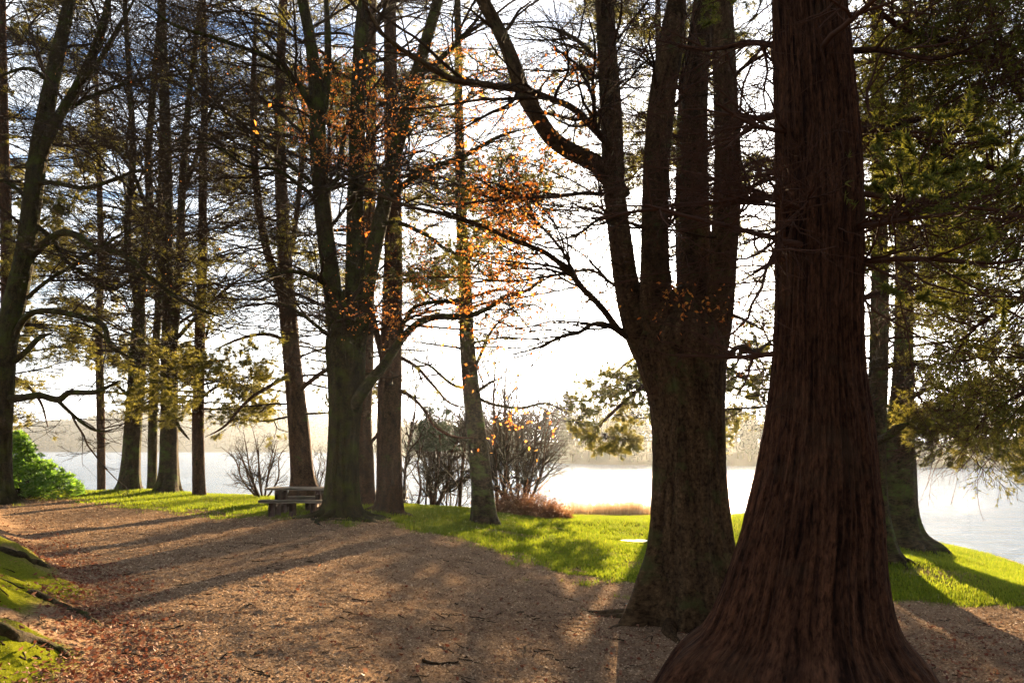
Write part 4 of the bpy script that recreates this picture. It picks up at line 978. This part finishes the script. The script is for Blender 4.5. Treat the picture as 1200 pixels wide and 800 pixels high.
# dead bracken clumps
def frond_clump(name, label, cat, px, Yd, rx, ry, H, n, mat, leafn=26, size=0.09, group=None):
    x = wx(px, Yd); gz = float(height(x, Yd)); root = thing(name, label, cat, (x, Yd, gz), group)
    bx = x + rx * rng.normal(size=n) * 0.45; by = Yd + ry * rng.normal(size=n) * 0.45; bz = height(bx, by)
    f = np.exp(-(((bx - x) / rx) ** 2 + ((by - Yd) / ry) ** 2))
    d0 = unit(np.stack([rng.normal(size=n), rng.normal(size=n), 1.6 + rng.random(n)], 1))
    P = np.empty((n, 8, 3)); P[:, 0] = np.stack([bx, by, bz], 1); d = d0; L = (H * (0.35 + 0.9 * f) * rng.uniform(.7, 1.2, n))[:, None] / 6
    for k in range(1, 8):
        P[:, k] = P[:, k - 1] + d * L; d = d.copy(); d[:, 2] -= 0.28; d = unit(d + 0.08 * rng.normal(size=d.shape))
    P[:, :, 2] = np.maximum(P[:, :, 2], height(P[:, :, 0], P[:, :, 1]) + 0.01)
    emit('stalks', [(P, np.broadcast_to(np.linspace(0.006, 0.002, 8), (n, 8)).copy(), 3)], M[mat], root)
    p, T, i = sample_on(P, None, n * leafn, 0.2); k = len(p)
    dd = unit(T * .5 + randunit(k)); nn = unit(np.cross(dd, randunit(k)))
    V, f_ = tris(p, dd, nn, size * rng.uniform(.5, 1.3, k), size * .25 * rng.uniform(.5, 1.3, k))
    mk('fronds', V, [f_], M[mat], root, smooth=False)
    return root
frond_clump('bracken_clump', 'rounded heap of rust-brown dead bracken right of the lone middle pine', 'bracken', 612, 24.5, 0.95, 0.7, 0.85, 420, 'bracken')
frond_clump('bracken_clump', 'low rust-brown bracken tail trailing from the heap towards the reeds', 'bracken', 643, 24.5, 0.55, 0.5, 0.42, 200, 'bracken')
# reeds: nobody could count them
n = 5200
cx = np.concatenate([rng.normal(wx(728, 37), 1.1, n // 2), rng.normal(wx(690, 37), 1.5, n // 4), rng.uniform(wx(660, 37), wx(765, 37), n - n // 2 - n // 4)])
cy = 35.6 + rng.normal(size=len(cx)) * 0.55
cz = np.full(len(cx), LAKE - 0.05)
hh = rng.uniform(.35, .95, len(cx)) * (0.6 + 0.5 * (vnoise(cx * 1.5, cy * 1.5, 0, 6) + 1) / 2)
c = np.stack([cx, cy, cz], 1); dd = unit(np.stack([rng.normal(size=len(cx)) * .15, rng.normal(size=len(cx)) * .15, np.ones(len(cx))], 1)); nn = unit(np.cross(dd, randunit(len(cx))))
V, f_ = tris(c, dd, nn, hh, np.full(len(cx), 0.028))
tag(mk('reeds', V, [f_], M['reed'], smooth=False), 'dry orange reeds standing in the shallows', 'reeds', kind='stuff')

# ------------------------------------------------------------------ picnic tables
def picnic(label, cx, cy, rz, L=1.75, H=0.70, sink=0.0, posts=3):
    gz = float(height(cx, cy)) - sink
    root = thing('picnic_table', label, 'picnic table', (cx, cy, gz), None)
    c_, s_ = math.cos(rz), math.sin(rz)
    def xf(V):
        V = V.copy(); x, y = V[:, 0].copy(), V[:, 1].copy()
        V[:, 0] = cx + x * c_ - y * s_; V[:, 1] = cy + x * s_ + y * c_; V[:, 2] += gz; return V
    for k in range(4):
        MB().box((rng.uniform(-.01, .01), -0.285 + k * 0.19, H - 0.025 + rng.uniform(-.003, .003)), (L, 0.175, 0.05)).build('table_plank', M['timber'], root, False, xf=xf)
    for sy in (-1, 1):
        MB().box((0, sy * 0.70, H * 0.6 - 0.03), (L, 0.26, 0.065)).build('bench_seat', M['timber'], root, False, xf=xf)
    xs = np.linspace(-L / 2 + 0.28, L / 2 - 0.28, posts) if posts > 2 else (-L / 2 + 0.3, L / 2 - 0.3)
    for x in xs:
        for sy in (-1, 1):
            MB().box((x, sy * 0.70, H * 0.3 - 0.065), (0.13, 0.13, H * 0.6 + 0.0)).build('leg', M['post'], root, False, xf=xf)
    for x in xs[::2]:
        for sy in (-1, 1):
            MB().box((x + 0.002, sy * 0.25, H / 2 - 0.05), (0.13, 0.12, H - 0.02)).build('leg', M['post'], root, False, xf=xf)
        MB().box((x + 0.001, 0, H - 0.10), (0.11, 0.74, 0.09)).build('cross_beam', M['post'], root, False, xf=xf)
        MB().box((x + 0.003, 0, H * .6 - 0.13), (0.09, 1.5, 0.08)).build('cross_beam', M['post'], root, False, xf=xf)
    return root
picnic('weathered timber picnic table on the grass left of the mossy beech', wx(357, 19.0), 19.0, 0.0, 1.5, 0.62)
picnic('low timber picnic table beyond the crest, glimpsed behind the reddish pine', wx(451, 29), 29.0, 0.05, 1.75, 0.64, 0.22)

# ------------------------------------------------------------------ puddle, stone
a = np.linspace(0, 2 * np.pi, 48, endpoint=False); r = 1 + 0.2 * np.sin(3 * a) + .15 * np.sin(5 * a + 1) + .1 * np.sin(9 * a)
pxc, pyc = 3.0, 19.4
PX, PY = pxc + 0.34 * r * np.cos(a), pyc + 0.17 * r * np.sin(a)
zc = float(height(np.array([pxc]), np.array([pyc]))[0]) + 0.05
V = np.vstack([np.stack([PX, PY, np.full(48, zc)], 1), [[pxc, pyc, zc]]])
tag(mk('puddle', V, [np.stack([np.arange(48), (np.arange(48) + 1) % 48, np.full(48, 48)], 1)], M['puddle']), 'pale puddle catching the light on the grass', kind='structure')
def rock(name, label, cat, c, s, mat, seed):
    n, m = 20, 12
    u = np.linspace(0, 2 * np.pi, n, endpoint=False)[None]; v = np.linspace(0.02, np.pi - 0.02, m)[:, None]
    D = np.stack([np.sin(v) * np.cos(u), np.sin(v) * np.sin(u), np.cos(v) + 0 * u], -1)
    k = 1 + 0.3 * fbm(D[..., 0] * 1.5 + seed, D[..., 1] * 1.5, D[..., 2] * 1.5, 3, seed)
    V = (D * k[..., None] * np.array(s)).reshape(-1, 3) + np.array(c)
    i = np.arange(m - 1)[:, None] * n; j = np.arange(n)[None]; j2 = (j + 1) % n
    return tag(mk(name, V, [np.stack([i + j, i + n + j, i + n + j2, i + j2], -1).reshape(-1, 4)], M[mat]), label, cat)
rock('stone', 'small dark stone in the shallows by the right-hand shore', 'stone', (wx(1181, 19.8) + .0, 19.8, LAKE + 0.03), (.06, .05, .06), 'stone', 3)

# ------------------------------------------------------------------ sticks and roots
def stick(name, label, cat, pts, r0, r1, mat='twig', parts=(), lift=0.4):
    p = np.array(pts, float); z = height(p[:, 0], p[:, 1])
    q = np.stack([p[:, 0], p[:, 1], z + r0 * lift, np.linspace(r0, r1, len(p))], 1)
    sp, s = spline(q, 30)
    if lift < 0.3: sp[:, 0] += 0.05 * fbm(s * 3, r0 * 90, 0, 3, 4); sp[:, 1] += 0.08 * fbm(s * 3, r0 * 50, 1, 3, 9)
    sp[:, 2] = height(sp[:, 0], sp[:, 1]) + sp[:, 3] * lift
    e_ = np.minimum(1, np.minimum(np.arange(30), np.arange(30)[::-1]) / 3.0); sp[:, 2] -= sp[:, 3] * (1 - e_) * (1.6 if lift < .3 else 0)
    V, Q_, B = bark_tube(sp, 14, 60, r0 * 0.2, 0, 1, int(r0 * 1000), 3, 3)
    return tag(mk(name, V, [Q_], M[mat], None, {'bark': B}), label, cat)
def gp(px, py):
    """ground point under a pixel"""
    d = np.array([1.0, 0, 0]) * (px - 600) / F + _up * (400 - py) / F + _fw
    t_ = np.linspace(3, 60, 6000); P = np.array([0, 0, CAMZ]) + d * t_[:, None]
    k = np.argmax(P[:, 2] < height(P[:, 0], P[:, 1])); return P[k][:2]
stick('fallen_stick', 'dark curved stick lying on the path at the bottom of the view', 'stick', [gp(495, 776), gp(512, 778), gp(537, 776)], 0.018, 0.008)
stick('fallen_stick', 'short dark twig on the sunlit middle of the path', 'stick', [gp(505, 737), gp(515, 739), gp(528, 738)], 0.010, 0.005)
stick('fallen_stick', 'thin twig lying on the path near the mossy bank', 'stick', [gp(140, 731), gp(152, 733), gp(166, 730)], 0.010, 0.005)
stick('fallen_stick', 'little twig farther up the path near the shadow edge', 'stick', [gp(372, 711), gp(380, 712), gp(388, 711)], 0.009, 0.004)
stick('tree_root', 'thick dark root crossing the lower mossy bank', 'root', [gp(-30, 728), gp(10, 742), gp(35, 748), gp(62, 757), gp(85, 775)], 0.055, 0.02, 'oldtrunk', lift=-0.25)
stick('tree_root', 'dark root winding down from the upper mossy bank to the leaf litter', 'root', [gp(25, 690), gp(50, 700), gp(75, 712), gp(100, 722), gp(118, 735)], 0.05, 0.018, 'oldtrunk', lift=-0.25)
stick('tree_root', 'shadowed root at the top of the bank, highest of the three', 'root', [gp(-20, 640), gp(15, 648), gp(40, 658), gp(62, 668)], 0.06, 0.025, 'oldtrunk', lift=-0.25)

# ------------------------------------------------------------------ ground cover
def scatter(n, x0, x1, y0, y1, keep, pw=1.0):
    y = y0 + (y1 - y0) * rng.random(n) ** pw; half = np.maximum((y * 0.72) + 1.0, 2)
    x = np.clip(rng.uniform(-1, 1, n) * half, x0, x1) if x0 is None else rng.uniform(-1, 1, n) * half
    m = (x > x0) & (x < x1) & (rng.random(n) < keep(x, y))
    return x[m], y[m]
def blades(name, x, y, h, w, mat, label, cat, lean=0.35):
    n = len(x); c = np.stack([x, y, height(x, y) - 0.004], 1)
    dd = unit(np.stack([rng.normal(size=n) * lean, rng.normal(size=n) * lean, np.ones(n)], 1)); nn = unit(np.cross(dd, randunit(n, .2)))
    V, f_ = tris(c, dd, nn, h * rng.uniform(.5, 1.3, n), w * rng.uniform(.7, 1.3, n))
    return tag(mk(name, V, [f_], M[mat], smooth=False), label, cat, kind='stuff')
gk = lambda x, y: grass_m(x, y) ** 1.3 * (0.35 + 0.65 * sstep(-0.6, 0.0, fbm(x * 1.7, y * 1.7, 0, 3, 66)))
x, y = scatter(640000, -22, 14, 9.5, 32, gk, 1.35)
pd = np.hypot((x - pxc) / .7, (y - pyc) / .36) > 1
x, y = x[pd], y[pd]
yy = y
blades('grass', x, y, 0.05 + 0.0012 * yy, 0.010 + 0.0004 * yy, 'grassb', 'short sunlit green grass between the path and the lake', 'grass')
mk_ = moss_m
x, y = scatter(420000, -9, -2.4, 3.6, 12, mk_, 1.2)
blades('moss', x, y, 0.014, 0.006, 'mossb', 'yellow-green moss carpeting the bank', 'moss', 0.7)
def litter(name, x, y, size, mat, label, cat, tilt=0.45, lift=0.006):
    n = len(x); c = np.stack([x, y, height(x, y) + lift * rng.random(n)], 1)
    th = rng.random(n) * 2 * np.pi; dd = unit(np.stack([np.cos(th), np.sin(th), tilt * rng.normal(size=n) * .6 + .1], 1))
    up = unit(np.stack([rng.normal(size=n) * tilt, rng.normal(size=n) * tilt, np.ones(n)], 1)); nn = unit(np.cross(dd, up))
    sz = size * rng.uniform(.5, 1.3, n)
    V, f_ = leafquads(c, dd, nn, sz, sz * rng.uniform(.35, .75, n))
    return tag(mk(name, V, [f_], M[mat], smooth=False), label, cat, kind='stuff')
pk = lambda x, y: (1 - sstep(0.1, 0.6, grass_m(x, y))) * sstep(0.5, 0.0, bank_d(x, y))
x, y = scatter(420000, -20, 9, 3.9, 25, pk, 1.7)
litter('leaf_crumbs', x, y, 0.014 + 0.0018 * y, 'grit', 'crumbled leaves and grit strewn over the path', 'leaf litter', 0.5, 0.004)
def lk(x, y):
    b = bank_d(x, y)
    band = sstep(-0.9, -0.1, b + .35 * fbm(x * 2, y * 2, 0, 3, 35)) * sstep(0.65, 0.25, b) * sstep(20, 12, y)
    rt = sstep(3.0, 4.2, x) * sstep(11.5, 9, y) * 0.35
    by = 0.22 * np.exp(-((x - 2.1) ** 2 + (y - 8.9) ** 2) / 2) + 0.25 * np.exp(-((x - 2.0) ** 2 + (y - 5.2) ** 2) / 1.6) + 0.12 * np.exp(-((x + 3.4) ** 2 + (y - 17) ** 2) / 3) + 0.035 * sstep(0.6, 2, b) + 0.015 + 0.03 * sstep(13, 9, y) + 0.05 * sstep(0.1, 0.5, vnoise(x * .8, y * .8, 0, 12)) * sstep(0.2, 1, grass_m(x, y))
    return np.clip(band * .9 + rt + by, 0, 1)
x, y = scatter(170000, -14, 9, 3.8, 20, lk, 1.4)
litter('fallen_leaves', x, y, 0.046, 'litter', 'reddish fallen leaves drifted along the foot of the bank and under the trees', 'leaf litter', 0.6, 0.02)

# twig litter
n = 900
y = 4 + 12 * rng.random(n) ** 1.5; x = rng.uniform(-1, 1, n) * (y * .75)
th = rng.random(n) * 6.28; L_ = rng.uniform(.05, .28, n); t_ = np.linspace(0, 1, 5)
X_ = x[:, None] + np.cos(th)[:, None] * L_[:, None] * t_ + .012 * rng.normal(size=(n, 5)); Y_ = y[:, None] + np.sin(th)[:, None] * L_[:, None] * t_ + .012 * rng.normal(size=(n, 5))
P = np.stack([X_, Y_, height(X_, Y_) + .006], -1); V, q = tubes(P, np.broadcast_to(np.linspace(.005, .002, 5), (n, 5)) * rng.uniform(.6, 1.5, (n, 1)), 5)
tag(mk('twig_litter', V, [q], M['twig']), 'tiny broken twigs scattered over the path', 'twigs', kind='stuff')

# ------------------------------------------------------------------ haze
t = NT('lake_haze')
pv = t.n('ShaderNodeVolumePrincipled'); pv.inputs['Color'].default_value = (.86, .93, 1, 1); pv.inputs['Density'].default_value = 0.00020
pv.inputs['Anisotropy'].default_value = 0.72
t.l(pv.outputs[0], t.out.inputs['Volume'])
m = MB().box((0, 480, 21.5), (2900, 1140, 57), bev=0.01)
hz = m.build('haze', t.m, None, False)
tag(hz, 'thin bright haze over the lake', kind='stuff')

# ------------------------------------------------------------------ world, sun, camera
w = bpy.data.worlds.new('World'); scene.world = w; w.use_nodes = True
nt = w.node_tree; nt.nodes.clear()
def N(ty, **k):
    x = nt.nodes.new(ty)
    for a_, b_ in k.items(): setattr(x, a_, b_)
    return x
out = N('ShaderNodeOutputWorld'); bg = N('ShaderNodeBackground'); bg.inputs[1].default_value = 0.034
sky = N('ShaderNodeTexSky', sky_type='NISHITA'); sky.sun_disc = False; sky.sun_elevation = SUN_EL; sky.sun_rotation = SUN_AZ
sky.air_density = 1.0; sky.dust_density = 1.0; sky.ozone_density = 1.5
tc = N('ShaderNodeTexCoord'); sp = N('ShaderNodeSeparateXYZ'); nt.links.new(tc.outputs['Generated'], sp.inputs[0])
mx = N('ShaderNodeMath', operation='MAXIMUM'); nt.links.new(sp.outputs[2], mx.inputs[0]); mx.inputs[1].default_value = 0.04
dx = N('ShaderNodeMath', operation='DIVIDE'); dy = N('ShaderNodeMath', operation='DIVIDE')
nt.links.new(sp.outputs[0], dx.inputs[0]); nt.links.new(mx.outputs[0], dx.inputs[1]); nt.links.new(sp.outputs[1], dy.inputs[0]); nt.links.new(mx.outputs[0], dy.inputs[1])
cb = N('ShaderNodeCombineXYZ'); nt.links.new(dx.outputs[0], cb.inputs[0]); nt.links.new(dy.outputs[0], cb.inputs[1])
mp = N('ShaderNodeMapping'); mp.inputs['Scale'].default_value = (1.2, 3.4, 1); mp.inputs['Rotation'].default_value = (0, 0, 0.25); nt.links.new(cb.outputs[0], mp.inputs[0])
nz = N('ShaderNodeTexNoise'); nz.inputs['Scale'].default_value = 1.6; nz.inputs['Detail'].default_value = 7; nz.inputs['Roughness'].default_value = 0.6; nt.links.new(mp.outputs[0], nz.inputs['Vector'])
cr = N('ShaderNodeValToRGB'); cr.color_ramp.elements[0].position = 0.38; cr.color_ramp.elements[1].position = 0.60; cr.color_ramp.elements[1].color = (.88, .88, .88, 1)
nt.links.new(nz.outputs[0], cr.inputs[0])
mi = N('ShaderNodeMix', data_type='RGBA'); nt.links.new(cr.outputs[0], mi.inputs[0]); 
el = N('ShaderNodeMapRange'); el.inputs[1].default_value = 0.0; el.inputs[2].default_value = 0.30; el.inputs[3].default_value = 0.12; el.inputs[4].default_value = 1.3
nt.links.new(sp.outputs[2], el.inputs[0]); hs = N('ShaderNodeHueSaturation'); nt.links.new(el.outputs[0], hs.inputs['Saturation']); nt.links.new(sky.outputs[0], hs.inputs['Color'])
tn = N('ShaderNodeMix', data_type='RGBA', blend_type='MULTIPLY'); tn.inputs[0].default_value = 1.0; tn.inputs[7].default_value = (.93, .99, 1.13, 1)
nt.links.new(hs.outputs[0], tn.inputs[6]); nt.links.new(tn.outputs[2], mi.inputs[6])

hc = N('ShaderNodeHueSaturation'); hc.inputs['Saturation'].default_value = 0.12; hc.inputs['Value'].default_value = 2.5
nt.links.new(sky.outputs[0], hc.inputs['Color']); nt.links.new(hc.outputs[0], mi.inputs[7])
nt.links.new(mi.outputs[2], bg.inputs[0]); nt.links.new(bg.outputs[0], out.inputs[0])

sl = bpy.data.lights.new('sun', 'SUN'); sl.energy = 5.0; sl.angle = math.radians(0.5); sl.color = (1.0, 0.73, 0.42)
so = bpy.data.objects.new('sun', sl); COL.objects.link(so)
from mathutils import Vector
sd = Vector((math.sin(SUN_AZ) * math.cos(SUN_EL), math.cos(SUN_AZ) * math.cos(SUN_EL), math.sin(SUN_EL)))
so.rotation_euler = (-sd).to_track_quat('-Z', 'Y').to_euler()
so.location = (20, 60, 20)
cam = bpy.data.cameras.new('camera'); co = bpy.data.objects.new('camera', cam); COL.objects.link(co)
cam.lens = 28.0; cam.sensor_width = 36.0; cam.clip_end = 6000; cam.clip_start = 0.05
co.location = (0, 0, CAMZ); co.rotation_euler = (math.pi / 2 + PITCH, 0, 0)
scene.camera = co
vs = scene.view_settings
scene.display_settings.display_device = 'sRGB'
vs.view_transform = 'Standard'; vs.look = 'None'; vs.gamma = 1; vs.exposure = 3.05; vs.use_curve_mapping = False
scene.cycles.max_bounces = 6; scene.cycles.diffuse_bounces = 3; scene.cycles.glossy_bounces = 3; scene.cycles.transmission_bounces = 4; scene.cycles.transparent_max_bounces = 8
scene.cycles.volume_bounces = 0
scene.cycles.use_denoising = True
scene.cycles.sample_clamp_indirect = 6
scene.cycles.sample_clamp_direct = 0
print('scene done', sum(len(o.data.polygons) for o in scene.objects if o.type == 'MESH'))
